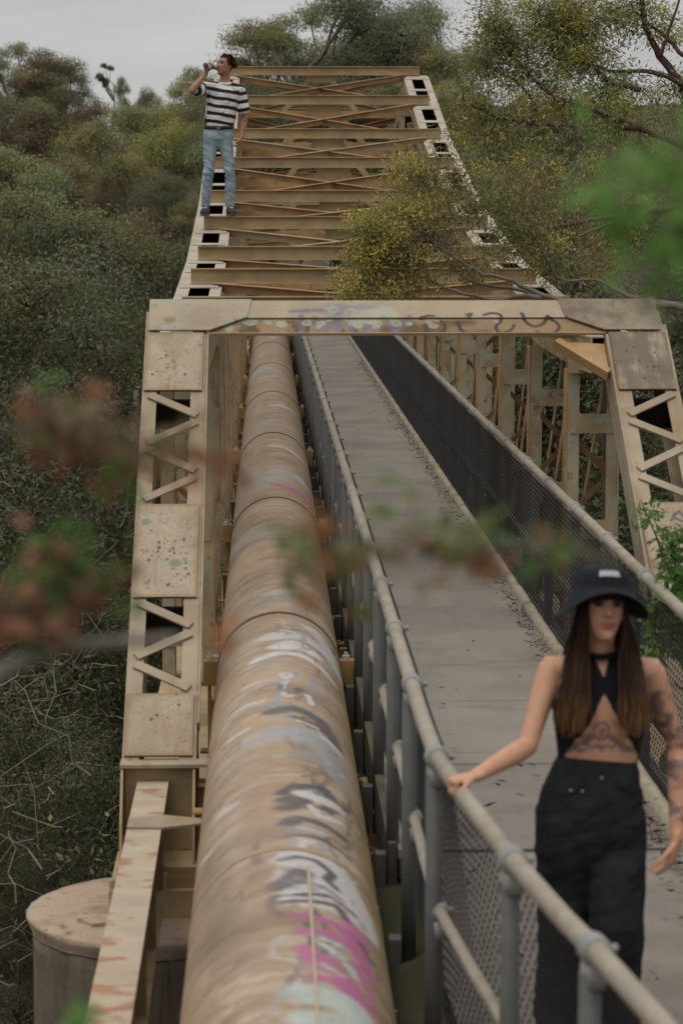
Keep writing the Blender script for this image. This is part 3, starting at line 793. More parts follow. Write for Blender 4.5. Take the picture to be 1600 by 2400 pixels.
near_strokes = [
    # (pixel polyline, width m, colour, softness, opacity)
    ([(640, 1492), (700, 1490), (760, 1530)], 0.30, WHITE, 0.8, 0.8), ([(735, 1480), (770, 1525), (790, 1580)], 0.22, WHITE, 0.6, 0.85),
    ([(600, 1548), (660, 1530), (700, 1535), (745, 1560), (780, 1600)], 0.14, (0.56, 0.55, 0.55), 0.5, 0.85),
    ([(660, 1515), (700, 1510), (730, 1530)], 0.22, (0.56, 0.55, 0.55), 0.6, 0.8),
    ([(575, 1612), (600, 1600)], 0.08, WHITE, 0.5, 0.7), ([(545, 1675), (565, 1660), (610, 1645)], 0.07, WHITE, 0.5, 0.8), ([(515, 1725), (530, 1702)], 0.06, WHITE, 0.5, 0.6), ([(540, 1735), (575, 1712)], 0.08, WHITE, 0.5, 0.8),
    ([(722, 1630), (730, 1650)], 0.05, (0.58, 0.57, 0.56), 0.4, 0.9),
    ([(590, 1665), (660, 1650), (720, 1668), (770, 1700)], 0.12, GREYB, 0.8, 0.7), ([(640, 1668), (690, 1660), (750, 1690), (790, 1750)], 0.16, BLK, 0.8, 0.75),
    ([(690, 1680), (740, 1700), (760, 1715)], 0.08, BLK, 0.5, 0.7), ([(700, 1690), (740, 1705)], 0.05, WHITE, 0.5, 0.8),
    ([(690, 1715), (730, 1725), (790, 1790)], 0.35, GREYB, 0.9, 0.75), ([(745, 1720), (790, 1760)], 0.10, WHITE, 0.6, 0.8),
    ([(625, 1725), (690, 1722)], 0.4, (0.36, 0.36, 0.37), 0.9, 0.55), ([(720, 1770), (770, 1800), (800, 1835)], 0.2, GREYB, 0.8, 0.7),
    ([(660, 1860), (700, 1842), (760, 1850), (785, 1890), (765, 1900)], 0.10, BLK, 0.6, 0.85), ([(670, 1875), (705, 1870), (700, 1885), (668, 1893)], 0.14, BLK, 0.7, 0.8),
    ([(715, 1862), (750, 1875), (785, 1890)], 0.16, WHITE, 0.5, 0.9), ([(730, 1890), (750, 1915), (800, 1930)], 0.06, WHITE, 0.5, 0.9),
    ([(670, 1930), (700, 1918), (760, 1935), (800, 1962)], 0.12, BLK, 0.7, 0.8), ([(680, 1958), (740, 1962), (780, 1982), (815, 2010)], 0.07, BLK, 0.5, 0.8), ([(705, 1940), (760, 1955)], 0.06, WHITE, 0.5, 0.7),
    ([(600, 1955), (650, 1950)], 0.3, (0.25, 0.20, 0.16), 0.9, 0.5), ([(520, 1905), (545, 1890)], 0.10, WHITE, 0.6, 0.7), ([(468, 2030), (490, 2005)], 0.06, WHITE, 0.5, 0.7),
    # big white piece with black outlines
    ([(705, 2015), (760, 2030), (830, 2120)], 0.32, WHITE, 0.4, 0.9), ([(700, 2060), (770, 2075), (845, 2150)], 0.30, WHITE, 0.4, 0.9), ([(700, 2105), (780, 2115), (852, 2170)], 0.26, (0.52, 0.50, 0.47), 0.4, 0.9),
    ([(660, 2015), (700, 2008), (745, 2020), (780, 2050), (765, 2062), (790, 2085)], 0.06, BLK, 0.6, 0.85), ([(655, 2075), (690, 2058), (705, 2045)], 0.14, BLK, 0.7, 0.8), ([(700, 2068), (760, 2080), (800, 2110)], 0.05, BLK, 0.6, 0.6),
    ([(720, 2100), (640, 2102), (632, 2130), (660, 2146), (700, 2150)], 0.05, BLK, 0.6, 0.8), ([(660, 2115), (720, 2112), (790, 2125), (815, 2160)], 0.06, BLK, 0.6, 0.85), ([(700, 2097), (770, 2100), (830, 2145)], 0.05, BLK, 0.5, 0.8),
    # pink and mint
    ([(690, 2148), (740, 2150), (800, 2175), (850, 2240)], 0.10, PINK, 0.5, 0.95), ([(720, 2185), (780, 2190), (835, 2230), (868, 2290)], 0.12, PINK, 0.5, 0.9), ([(720, 2225), (745, 2260), (800, 2280), (860, 2370)], 0.12, PINK, 0.5, 0.95), ([(830, 2180), (845, 2200)], 0.14, (0.52, 0.12, 0.30), 0.5, 0.9), ([(735, 2240), (780, 2250)], 0.10, PINK, 0.7, 0.8), ([(830, 2260), (880, 2360)], 0.06, PINK, 0.5, 0.9), ([(740, 2290), (790, 2300), (850, 2380)], 0.08, PINK, 0.5, 0.9),
    ([(735, 2190), (790, 2215), (800, 2222)], 0.04, MINT, 0.5, 0.9), ([(760, 2215), (815, 2260), (830, 2290)], 0.06, MINT, 0.5, 0.9), ([(760, 2262), (800, 2285)], 0.05, MINT, 0.6, 0.8),
    ([(725, 2330), (780, 2340), (820, 2360), (850, 2400)], 0.26, MINT, 0.5, 0.85), ([(725, 2390), (800, 2400)], 0.2, MINT, 0.6, 0.8), ([(640, 2345), (700, 2350)], 0.03, MINT, 0.8, 0.5),
    # brown stains
    ([(520, 2185), (575, 2165), (600, 2160)], 0.5, (0.17, 0.115, 0.075), 1.0, 0.45), ([(490, 2230), (540, 2190), (600, 2180)], 0.08, (0.10, 0.07, 0.06), 0.9, 0.5), ([(430, 2140), (500, 2010), (640, 1960)], 0.22, (0.20, 0.13, 0.08), 1.0, 0.45), ([(480, 1850), (600, 1790)], 0.2, (0.30, 0.19, 0.13), 1.0, 0.4),
]
far_strokes = [([(600, 1150), (620, 1130), (700, 1120), (720, 1150)], 0.3, (0.36, 0.33, 0.30), 0.8, 0.6), ([(668, 1140), (690, 1150), (712, 1165)], 0.34, PINK, 0.5, 0.9), ([(640, 1045), (680, 1055), (704, 1078)], 0.16, WHITE, 0.6, 0.85), ([(620, 1115), (670, 1105), (690, 1120)], 0.5, (0.30, 0.29, 0.29), 0.9, 0.5),
    ([(650, 950), (680, 960)], 0.3, WHITE, 0.7, 0.7), ([(600, 1005), (640, 998), (680, 1010)], 0.5, (0.27, 0.26, 0.25), 0.9, 0.55), ([(590, 880), (640, 870)], 0.6, (0.40, 0.38, 0.38), 0.9, 0.5), ([(560, 1270), (640, 1250)], 0.5, (0.44, 0.40, 0.35), 1.0, 0.5), ([(610, 1420), (680, 1400), (740, 1430)], 0.3, (0.26, 0.24, 0.23), 0.9, 0.6), ([(640, 1390), (690, 1385)], 0.2, MINT, 0.9, 0.5), ([(700, 1120), (715, 1140)], 0.14, WHITE, 0.6, 0.8)]
near_strokes = [(S(p), *r_) for p, *r_ in near_strokes]
rs = np.random.default_rng(15)
for _ in range(85):                                       # layers of older, thinner scribble
    u0 = rs.uniform(-0.02, 0.34); y0 = rs.uniform(6.4, 15.5); n_ = rs.integers(3, 7)
    pts = [(u0, y0)]
    for k_ in range(n_):
        a_ = rs.uniform(0, 6.28); pts.append((pts[-1][0] + rs.uniform(0.03, 0.10) * math.cos(a_), pts[-1][1] + rs.uniform(0.10, 0.32) * math.sin(a_)))
    near_strokes.insert(int(rs.integers(0, 12)), (smooth_line(pts), rs.uniform(0.015, 0.05), [BLK, WHITE, GREYB, (0.30, 0.29, 0.30), (0.22, 0.15, 0.10)][rs.integers(5)], 0.5, rs.uniform(0.4, 0.85)))
for _ in range(40):                                       # runs of rust and scuffs
    u0 = rs.uniform(-0.40, 0.42); y0 = rs.uniform(6.4, 15.5); s_ = 1 if u0 > 0 else -1
    near_strokes.insert(0, ([(u0, y0), (u0 + s_ * rs.uniform(0.06, 0.22), y0 + rs.normal() * 0.03)], rs.uniform(0.01, 0.045), [(0.22, 0.11, 0.05), (0.18, 0.12, 0.08), (0.50, 0.42, 0.34)][rs.integers(3)], 0.8, rs.uniform(0.3, 0.7)))
far_strokes = [(S(p), *r_) for p, *r_ in far_strokes]
def pipe_colour(uv):
    base = np.array((0.375, 0.268, 0.168))
    P = Paint(uv, base)
    n1 = vnoise(uv * (1.6, 0.9), 21); n2 = vnoise(uv * (9, 6), 22); n3 = vnoise(uv * (2.0, 5.0), 23); n4 = vnoise(uv * (22, 16), 24)
    P.fill(sstep(0.45, 0.75, n1), (0.42, 0.32, 0.225), 0.7)
    P.fill(sstep(0.5, 0.75, n3), (0.26, 0.15, 0.075), 0.6)
    P.fill(sstep(0.56, 0.7, n2) * sstep(0.4, 0.6, vnoise(uv * (0.8, 0.4), 27)), (0.44, 0.39, 0.34), 0.3)
    P.fill(sstep(0.58, 0.70, vnoise(uv * (3, 7), 29)), (0.22, 0.165, 0.12), 0.3); P.fill(sstep(0.55, 0.66, vnoise(uv * (2.2, 14), 35)), (0.24, 0.15, 0.085), 0.3); P.fill(sstep(0.60, 0.66, vnoise(uv * (6, 18), 36)), (0.50, 0.43, 0.36), 0.45)
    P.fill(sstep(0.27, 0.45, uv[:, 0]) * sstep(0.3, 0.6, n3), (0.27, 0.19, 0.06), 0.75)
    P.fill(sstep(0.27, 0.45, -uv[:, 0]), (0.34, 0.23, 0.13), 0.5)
    far = uv[:, 1] > 15.2
    for strokes, sel in ((near_strokes, ~far), (far_strokes, far)):
        if not sel.any(): continue
        Q = Paint(uv[sel], P.c[sel]); nz = np.clip(0.25 + 1.4 * n4[sel], 0, 1)
        for pts, w, c, soft, op in strokes:
            Q.stroke(pts, w * 0.78, c, soft * 0.6, min(1.0, op * 1.12), np.clip(nz * 1.15, 0, 1))
        P.c[sel] = Q.c
    P.fill(sstep(0.70, 0.78, n4), (0.20, 0.13, 0.08), 0.6)
    return P.c
for a, b in zip(joints[:-1], joints[1:]):
    dy = 0.02 if b < 16 else (0.03 if b < 28 else 0.08)
    nth = 112
    th = np.concatenate([np.linspace(-2.0, 2.0, nth), np.linspace(2.2, 2 * math.pi - 2.2, 8)])
    yv = np.linspace(a + 0.004, b - 0.004, max(3, int((b - a) / dy)))
    TH, YV = np.meshgrid(th, yv)
    cx, cz = pipe_c(YV)
    V = np.stack([cx + PR * np.sin(TH), YV, cz + PR * np.cos(TH)], -1).reshape(-1, 3)
    na, nb = len(th), len(yv)
    i0 = (np.arange(nb - 1)[:, None] * na + np.arange(na)[None, :]); i1 = (np.arange(nb - 1)[:, None] * na + (np.arange(na)[None, :] + 1) % na)
    Fq = np.stack([i0.ravel(), i1.ravel(), (i1 + na).ravel(), (i0 + na).ravel()], 1)
    uv = np.stack([np.where(TH > math.pi, TH - 2 * math.pi, TH).ravel() * PR, YV.ravel()], 1)
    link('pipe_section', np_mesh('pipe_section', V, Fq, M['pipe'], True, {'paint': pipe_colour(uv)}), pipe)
M['groove'] = mat('joint sealant', (0.085, 0.055, 0.035), 0.9, 0.2, 8.0)
M['band'] = mat('ochre joint band', (0.36, 0.265, 0.165), 0.7, 0.15, 6.0, [((0.2, 0.13, 0.06), 8.0, 0.5, 0.7, 0.5)])
def hoop(y, w, r0, r1, m, name, n=72):
    cx, cz = pipe_c(y); q = MB()
    vs = []; 
    for yy, rr in ((y - w / 2, r0), (y - w / 2, r1), (y + w / 2, r1), (y + w / 2, r0)):
        for k in range(n):
            a = 2 * math.pi * k / n; vs.append((cx + rr * math.sin(a), yy, cz + rr * math.cos(a)))
    fs = [(j * n + k, j * n + (k + 1) % n, ((j + 1) % 4) * n + (k + 1) % n, ((j + 1) % 4) * n + k) for j in range(4) for k in range(n)]
    q.add(vs, fs); return q.build(name, m, pipe, False)
for y in joints[2:-1]:
    hoop(y, 0.035, PR - 0.02, PR + 0.004, M['groove'], 'joint_ring')
    hoop(y + 0.055, 0.05, PR - 0.01, PR + 0.007, M['pipe'] if False else M['band'], 'joint_collar')
hoop(9.35, 0.05, PR - 0.01, PR + 0.004, M['band'], 'joint_collar')
# weld strip along the near length
cx, cz = pipe_c(7.0)
q = MB(); 
for ya, yb in zip(np.linspace(4.7, 9.1, 12)[:-1], np.linspace(4.7, 9.1, 12)[1:]):
    a = 0.085 / PR
    pa, pb = pipe_c(ya), pipe_c(yb)
    q.bar((pa[0] + PR * math.sin(a), ya, pa[1] + PR * math.cos(a)), (pb[0] + PR * math.sin(a), yb, pb[1] + PR * math.cos(a)), 0.010, 0.010, up=(math.sin(a), 0, math.cos(a)), oh=0.003)
M['weld'] = mat('pale seam strip', (0.46, 0.365, 0.265), 0.6, 0.1, 8.0)
q.build('seam_strip', M['weld'], pipe)
# saddle brackets with studs either side
for y in (15.25, 21.9, 28.6, 34.8, 41.0, 47.1, 53.2):
    for s in (-1, 1):
        cx, cz = pipe_c(y)
        e = MB(); xx = cx + s * (PR + 0.05)
        e.box(xx - 0.045, xx + 0.045, y - 0.05, y + 0.05, cz - 0.10, cz + 0.03)
        e.box(xx - 0.06, xx + 0.075, y - 0.06, y + 0.06, cz - 0.125, cz - 0.10)
        e.box(xx - 0.02, xx + 0.005, y - 0.012, y + 0.012, -0.60, cz - 0.125)
        br = e.build('saddle_bracket', M['bracket'], pipe)
        b = MB(); b.lathe([(0.026, 0), (0.026, 0.03), (0.012, 0.032), (0.012, 0.05)], (xx - 0.005, y - 0.01, cz + 0.03), 10); b.build('bolt', M['zinc'], br)
for y in (13.6, 12.2, 17.0, 18.9, 20.3, 23.8, 25.4, 27.0, 30.4, 31.9, 36.5, 38.2):     # flange lugs and studs low on both sides
    for s in (-1, 1):
        cx, cz = pipe_c(y); e = MB(); xx = cx + s * (PR + 0.03)
        e.box(xx - 0.04, xx + 0.06, y - 0.05, y + 0.05, cz - 0.19, cz - 0.178)
        e.lathe([(0.016, -0.15), (0.016, 0.0), (0.010, 0.01)], (xx + 0.02, y, cz - 0.17), 6)
        e.build('flange_lug', M['bracket'], pipe)
for y in (5.6, 7.6, 9.0, 10.4, 11.4, 12.9):               # clamp studs along the near length
    cx, cz = pipe_c(y); e = MB(); xx = cx + PR + 0.035
    e.lathe([(0.022, 0), (0.022, 0.028), (0.010, 0.03), (0.010, 0.055)], (xx, y, cz - 0.22), 8)
    e.lathe([(0.022, -0.10), (0.022, -0.07)], (xx, y, cz - 0.22), 8)
    e.box(xx - 0.05, xx + 0.05, y - 0.006, y + 0.006, cz - 0.40, cz - 0.225)
    e.build('clamp_stud', M['bracket'], pipe)

# ------------------------------------------------------------------ walkway
walk = tag(empty('walkway', (1.25, 13.0, -0.1)), 'narrow footway of ribbed grey plates between two mesh railings', 'walkway')
XW0, XW1 = 0.60, 2.0
M['deck'] = mat('ribbed deck plate', (0.262, 0.234, 0.204), 0.7, 0.14, 1.4,
                [((0.20, 0.172, 0.148), (1.6, 0.8, 1), 0.46, 0.66, 0.6), ((0.33, 0.305, 0.28), (1.2, 0.5, 1), 0.52, 0.72, 0.55), ((0.10, 0.085, 0.07), (1.2, 26, 1), 0.58, 0.70, 0.4), ((0.15, 0.13, 0.11), (0.9, 5, 1), 0.58, 0.68, 0.4), (DIRT, 24.0, 0.68, 0.75, 0.6)], 0.25, 70)
seams = [12.46, 13.25] + [13.25 + 2.45 * i for i in range(1, 24)]
def deck_panel(y0, y1, rib=0.03):
    """plate with low raised transverse ribs"""
    n = max(2, int((y1 - y0 - 0.012) / rib))
    yy = []; zz = []
    a = y0 + 0.006
    for k in range(n):
        for f, z in ((0.0, 0.0), (0.55, 0.0), (0.68, 0.0065), (0.88, 0.0065)):
            yy.append(a + (k + f) * rib); zz.append(z)
    yy.append(y1 - 0.006); zz.append(0.0)
    yy = np.array(yy); zz = np.array(zz)
    sag = 0.006 * np.sin((yy - y0) / (y1 - y0) * math.pi)
    V = []
    for x in (XW0, XW1): V.append(np.stack([np.full(len(yy), x), yy, zz - sag], 1))
    k = len(yy); V = np.concatenate(V)
    i0 = np.arange(k - 1); Fq = np.stack([i0, i0 + k, i0 + k + 1, i0 + 1], 1)
    b = len(V)
    V = np.concatenate([V, [[XW0, y0 + 0.006, -0.03], [XW1, y0 + 0.006, -0.03], [XW0, y1 - 0.006, -0.03], [XW1, y1 - 0.006, -0.03]]])
    F2 = [[0, b, b + 1, k], [k - 1, 2 * k - 1, b + 3, b + 2], [b, b + 2, b + 3, b + 1]]
    return link('deck_panel', np_mesh('deck_panel', V, np.concatenate([Fq, F2]), M['deck']), walk)
for a, b in zip(seams[:-1], seams[1:]):
    deck_panel(a, b, 0.045 if a < 30 else 0.07)
# timber or plate landing between the bridge end and the gravel
q = MB(); q.box(XW0, 1.96, 10.76, 12.44, -0.05, -0.006); q.build('landing_slab', mat('landing slab', (0.215, 0.19, 0.17), 0.9, 0.14, 2.0, [((0.15, 0.12, 0.09), 2.4, 0.5, 0.7, 0.6), (DIRT, 30.0, 0.63, 0.72, 0.6)], 0.3, 60), walk)
def uneven_bar(name, x0, x1, y0, y1, z0, z1, m, par, jag=0.012, st=0.22, seed=2):
    r2 = np.random.default_rng(seed); yy = np.arange(y0, y1, st); k = len(yy)
    j = r2.uniform(-jag, jag, k); j2 = r2.uniform(-jag, jag, k)
    V = np.concatenate([np.stack([x0 + j, yy, np.full(k, z0)], 1), np.stack([x0 + j, yy, z1 + j2 * 0.7], 1), np.stack([np.full(k, x1), yy, z1 + j2 * 0.7], 1), np.stack([np.full(k, x1), yy, np.full(k, z0)], 1)])
    i0 = np.arange(k - 1); Fq = []
    for a in range(3): Fq.append(np.stack([a * k + i0, a * k + i0 + 1, (a + 1) * k + i0 + 1, (a + 1) * k + i0], 1))
    Fq.append(np.array([[0, k, 2 * k, 3 * k], [k - 1, 4 * k - 1, 3 * k - 1, 2 * k - 1]]))
    return link(name, np_mesh(name, V, np.concatenate(Fq), m), par)
y = 8.9
i = 0
while y < 66:
    e = y + (2.45 if y > 12 else 1.8)
    uneven_bar('kerb_length', 1.875, 1.935, y + 0.008, e, 0.004 if y > 12 else -0.03, 0.06, M['kerb'], walk, 0.009, 0.2, 30 + i)
    y = e; i += 1
q = MB(); q.box(XW0 - 0.045, XW0 - 0.004, 10.8, 68, -0.24, 0.012); q.build('side_stringer', M['brown'], walk)
q = MB(); q.box(XW1 + 0.004, XW1 + 0.05, 10.8, 68, -0.24, 0.002); q.build('side_stringer', M['brown'], walk)

# ------------------------------------------------------------------ railings with chain-link infill
def wire_mesh(name, pts, z0, z1, parent, pitch=0.066, r=0.0025, sect=3):
    """straight diagonal wires woven both ways along a plan polyline"""
    P = np.array(pts, float); seg = np.linalg.norm(np.diff(P, axis=0), axis=1); cum = np.concatenate([[0], np.cumsum(seg)])
    Ltot = cum[-1]
    def pos(s): return np.stack([np.interp(s, cum, P[:, 0]), np.interp(s, cum, P[:, 1])], -1)
    Hh = z1 - z0; V = []; Fq = []; n = 0
    for dr in (1, -1):
        starts = np.arange(-Hh, Ltot, pitch) if dr == 1 else np.arange(0, Ltot + Hh, pitch)
        for s0 in starts:
            s1 = s0 + dr * Hh; a, b = 0.0, 1.0
            if dr == 1:
                if s0 < 0: a = -s0 / Hh
                if s1 > Ltot: b = (Ltot - s0) / Hh
            else:
                if s0 > Ltot: a = (s0 - Ltot) / Hh
                if s1 < 0: b = s0 / Hh
            if b - a < 0.05: continue
            ends = []
            for t in (a, b):
                p = pos(s0 + dr * Hh * t); ends.append(np.array([p[0] + 0.002 * dr, p[1], z0 + Hh * t]))
            d = ends[1] - ends[0]; d /= np.linalg.norm(d)
            u = np.cross(d, (1.0, 0, 0)); u /= np.linalg.norm(u); w = np.cross(d, u)
            for e in ends:
                for k in range(sect):
                    an = 2 * math.pi * k / sect; V.append(e + r * (u * math.cos(an) + w * math.sin(an)))
            for k in range(sect): Fq.append((n + k, n + (k + 1) % sect, n + sect + (k + 1) % sect, n + sect + k))
            n += 2 * sect
    return tag(link(name, np_mesh(name, np.array(V), np.array(Fq), M['wire']), parent), kind='stuff')
def clamp_mesh(r):
    q = MB()
    q.lathe([(r + 0.004, -0.030), (r + 0.012, -0.024), (r + 0.012, -0.008), (r + 0.007, -0.003), (r + 0.007, 0.003), (r + 0.012, 0.008), (r + 0.012, 0.024), (r + 0.004, 0.030)], (0, 0, 0), 18)
    q.v = [(a, c, b) for a, b, c in q.v]                      # along y
    q2 = MB(); q2.lathe([(0.034, -0.10), (0.036, -0.035)], (0, 0, 0), 14)
    q.add(q2.v, q2.f)
    q3 = MB(); q3.lathe([(0.012, 0.0), (0.012, 0.022), (0.004, 0.024)], (0, 0, 0), 6); q3.v = [(r + 0.010 + c, a, b) for a, b, c in q3.v]
    q.add(q3.v, q3.f)
    return q
cl_top = clamp_mesh(0.030).mesh('rail_clamp', M['clamp'], True)
cl_mid = clamp_mesh(0.021).mesh('rail_clamp', M['clamp'], True)
pq = MB(); pq.tube([(0, 0, -0.30), (0, 0, 0.94)], 0.030, 14); post_me = pq.mesh('post', M['galv'], True)
bq = MB(); bq.box(-0.05, 0.0, -0.04, 0.04, -0.26, -0.05); base_me = bq.mesh('post_cleat', M['galv'])
def railing(name, label, line, post_ys, midx, mid_z, mesh_x, mesh_rng, side):
    rt = tag(empty(name, (float(line[0][0]), float(line[0][1]), 0.0)), label, 'railing')
    L_ = np.array(line, float)
    o = np.argsort(L_[:, 1]); X = lambda y: float(np.interp(y, L_[o, 1], L_[o, 0]))
    yy = [p[1] for p in line]
    q = MB(); q.tube([(p[0], p[1], 1.0) for p in line], 0.030, 16); q.build('top_rail', M['rail'], rt, True)
    q = MB(); q.tube([(p[0] + midx, p[1], mid_z) for p in line], 0.021, 14); q.build('mid_rail', M['rail'], rt, True)
    for y in post_ys:
        x = X(y); dy = 0.05; ang = math.atan2(X(y - dy) - X(y + dy), -2 * dy)
        jx = random.uniform(-0.004, 0.004)
        po = link('post', post_me, rt, Vector((x + side * 0.006 + jx, y, 0)) - rt.location)
        c1 = link('rail_clamp', cl_top, po, Vector((-side * 0.006 - jx, 0, 1.0))); c1.rotation_euler = (0, 0, -(X(y + 0.3) - X(y - 0.3)) / 0.6)
        c2 = link('rail_clamp', cl_mid, po, Vector((midx - side * 0.006 - jx, 0, mid_z))); c2.rotation_euler = c1.rotation_euler
        link('post_cleat', base_me, po, Vector((-0.031 if side < 0 else 0.081, 0, 0)))
    pts = [(p[0] + mesh_x, p[1]) for p in line if mesh_rng[0] <= p[1] <= mesh_rng[1]]
    wire_mesh('chain_link_mesh', pts, 0.03, 0.985, rt)
    return rt
left_line = [(0.585, 68.0)] + [(0.585, y) for y in np.arange(60, 9.0, -3.0)] + [(0.585, 8.9), (0.592, 8.26), (0.655, 7.55), (0.72, 6.91), (0.80, 6.3), (0.85, 6.0), (0.93, 5.4), (1.08, 4.5), (1.3, 3.2)]
left_posts = [3.6, 4.5, 5.15, 6.04, 6.91] + [8.26 + 1.31 * k for k in range(44)]
railing('railing', 'railing nearest the pipe, cream handrail on grey posts, held by the woman', left_line, left_posts, 0.012, 0.45, 0.045, (3.0, 70.0), -1)
right_line = [(1.975, 68.0)] + [(1.975, y) for y in np.arange(60, 10.0, -3.0)] + [(1.98, 9.6), (2.05, 8.2), (2.2, 6.8), (2.5, 5.2), (2.95, 3.6)]
right_posts = [3.7, 5.2, 6.6, 8.1] + [9.5 + 1.45 * k for k in range(40)]
railing('railing', 'railing across the walkway from the pipe, black mesh under a cream handrail', right_line, right_posts, -0.012, 0.45, -0.045, (3.0, 70.0), 1)
# ------------------------------------------------------------------ vegetation
ML = leaf_mat('leaves', 0.32)
ML_near = leaf_mat('near leaves', 0.45, 0.5, 0.02)
M['bark'] = mat('grey brown bark', (0.145, 0.118, 0.095), 0.9, 0.3, 5.0, [((0.20, 0.17, 0.14), 3.0, 0.5, 0.7, 0.6)], 0.4, 30)
M['bark_red'] = mat('red brown bark', (0.075, 0.042, 0.035), 0.85, 0.3, 6.0, [((0.14, 0.11, 0.095), 5.0, 0.52, 0.7, 0.7)], 0.4, 30)
M['twig'] = mat('dry pale twig', (0.23, 0.19, 0.15), 0.9, 0.4, 2.0)
OLIVE1, OLIVE2, GREYG, BROWN, DARK, BLOOM = map(np.array, ((0.178, 0.174, 0.070), (0.240, 0.212, 0.070), (0.155, 0.170, 0.102), (0.200, 0.155, 0.088), (0.092, 0.108, 0.050), (0.52, 0.415, 0.085)))
FRESH, REDT = np.array((0.14, 0.27, 0.06)), np.array((0.40, 0.19, 0.10))
def leaf_mesh(name, C, D, Ln, Wd, tint, m, rg, Nr=None):
    """C centres (n,3), D axes (n,3): folded lance-shaped leaves, one quad pair each"""
    n = len(C)
    if Nr is not None:
        Nr = Nr / np.maximum(np.linalg.norm(Nr, axis=1, keepdims=True), 1e-6)
        D = D - 0.85 * Nr * np.sum(D * Nr, axis=1, keepdims=True)
    D = D / np.maximum(np.linalg.norm(D, axis=1, keepdims=True), 1e-6)
    q = rg.normal(size=(n, 3)) if Nr is None else Nr + rg.normal(size=(n, 3)) * 0.30; S_ = np.cross(D, q); S_ /= np.maximum(np.linalg.norm(S_, axis=1, keepdims=True), 1e-6)
    Ln = np.broadcast_to(Ln, n)[:, None]; Wd = np.broadcast_to(Wd, n)[:, None]
    V = np.stack([C, C + D * Ln * 0.45 + S_ * Wd * 0.5, C + D * Ln, C + D * Ln * 0.45 - S_ * Wd * 0.5], 1).reshape(-1, 3)
    Fq = np.arange(n * 4).reshape(n, 4)
    return np_mesh(name, V, Fq, m, False, {'tint': np.repeat(np.clip(tint, 0.004, 0.9), 4, axis=0)})
def pick(pal, w, n, rg, jit=0.25):
    P = np.array(pal); k = rg.choice(len(pal), n, p=np.array(w) / sum(w))
    return P[k] * (1 + rg.uniform(-jit, jit, (n, 1)))
def curve_pts(a, b, rg, k=5, wob=0.12, sag=0.0):
    a, b = np.array(a, float), np.array(b, float); t = np.linspace(0, 1, k)[:, None]
    p = a + (b - a) * t; L = np.linalg.norm(b - a)
    w = rg.normal(size=(k, 3)) * wob * L * 0.5; w[0] = 0; w[-1] = 0
    p = p + w; p[:, 2] += sag * L * (t[:, 0] ** 2 - t[:, 0])
    return p
def tree_proto(seed, H, cw, base, lobes, clumps, nleaf, L, W, pal, wts, droop=0.5, cr=0.33, shape=1.0, flat=1.0):
    rg = np.random.default_rng(seed); wood = MB()
    top = np.array([rg.normal(0, 0.08 * H), rg.normal(0, 0.08 * H), H * 0.72])
    tr = curve_pts((0, 0, -0.6), top, rg, 7, 0.06); r0 = 0.018 * H
    wood.tube(tr, list(np.linspace(r0, r0 * 0.25, 7)), 7)
    C = []; D = []; T = []; NR = []
    for i in range(lobes):
        a = rg.uniform(0, 6.283); u = rg.random()
        zc = H * (base + (1 - base) * rg.uniform(0.12, 0.90)); tz = (zc / H - base) / (1 - base)
        wd = cw * math.sqrt(max(0.08, 1 - abs(tz * 2 - 0.9) ** 2 * shape)) if shape else cw
        rr = wd * math.sqrt(u) * 0.8
        c = np.array([math.cos(a) * rr, math.sin(a) * rr, zc]); rl = cw * rg.uniform(0.24, 0.42)
        k = int(np.clip((c[2] / (H * 0.72)) * 5, 1, 5))
        wood.tube(curve_pts(tr[k], c, rg, 5, 0.1, 0.15), list(np.linspace(r0 * 0.50, r0 * 0.14, 5)), 5, False)
        lt = pick(pal, wts, 1, rg, 0.28)[0]
        for j in range(clumps):
            v = rg.normal(size=3); v /= np.linalg.norm(v); v[2] = abs(v[2]) * 1.0 - 0.22
            p = c + v * rl * np.array([1, 1, 0.95 * flat]) * rg.uniform(0.75, 1.02)
            wood.tube(curve_pts(c, p, rg, 3, 0.15), [r0 * 0.09, r0 * 0.06, r0 * 0.03], 3, False)
            n = int(nleaf * rg.uniform(0.6, 1.4)); g = np.clip(rg.normal(size=(n, 3)), -1.5, 1.5) * cr * rl * np.array([1, 1, 0.62])
            d = rg.normal(size=(n, 3)) * 0.6; d[:, 2] -= droop * rg.uniform(0.2, 1.2, n)
            C.append(p + g); D.append(d); NR.append((p + g - c) / rl * 0.75 + g / (cr * rl) * 0.45 + np.array([0, 0, 0.25]) + rg.normal(size=(n, 3)) * 0.38)
            ct = lt * 0.7 + pick(pal, wts, 1, rg, 0.2)[0] * 0.3
            T.append(ct * (1 + rg.uniform(-0.22, 0.30, (n, 1))) * (1 + rg.normal(size=(n, 3)) * 0.07))
    C = np.concatenate(C); D = np.concatenate(D); T = np.concatenate(T); NR = np.concatenate(NR)
    Ln = L * rg.uniform(0.6, 1.3, len(C))
    c0 = np.median(C[C[:, 2] > np.quantile(C[:, 2], 0.8)], axis=0); c0[2] = 0; C = C - c0
    wood.v = [(a - c0[0], b - c0[1], c) for a, b, c in wood.v]
    return wood.mesh('trunk', M['bark'], True), leaf_mesh('crown', C, D, Ln, Ln * W, T, ML, rg, NR), float(np.quantile(C[:, 2], 0.985)), float(np.quantile(np.abs(C[:, 0]), 0.97))
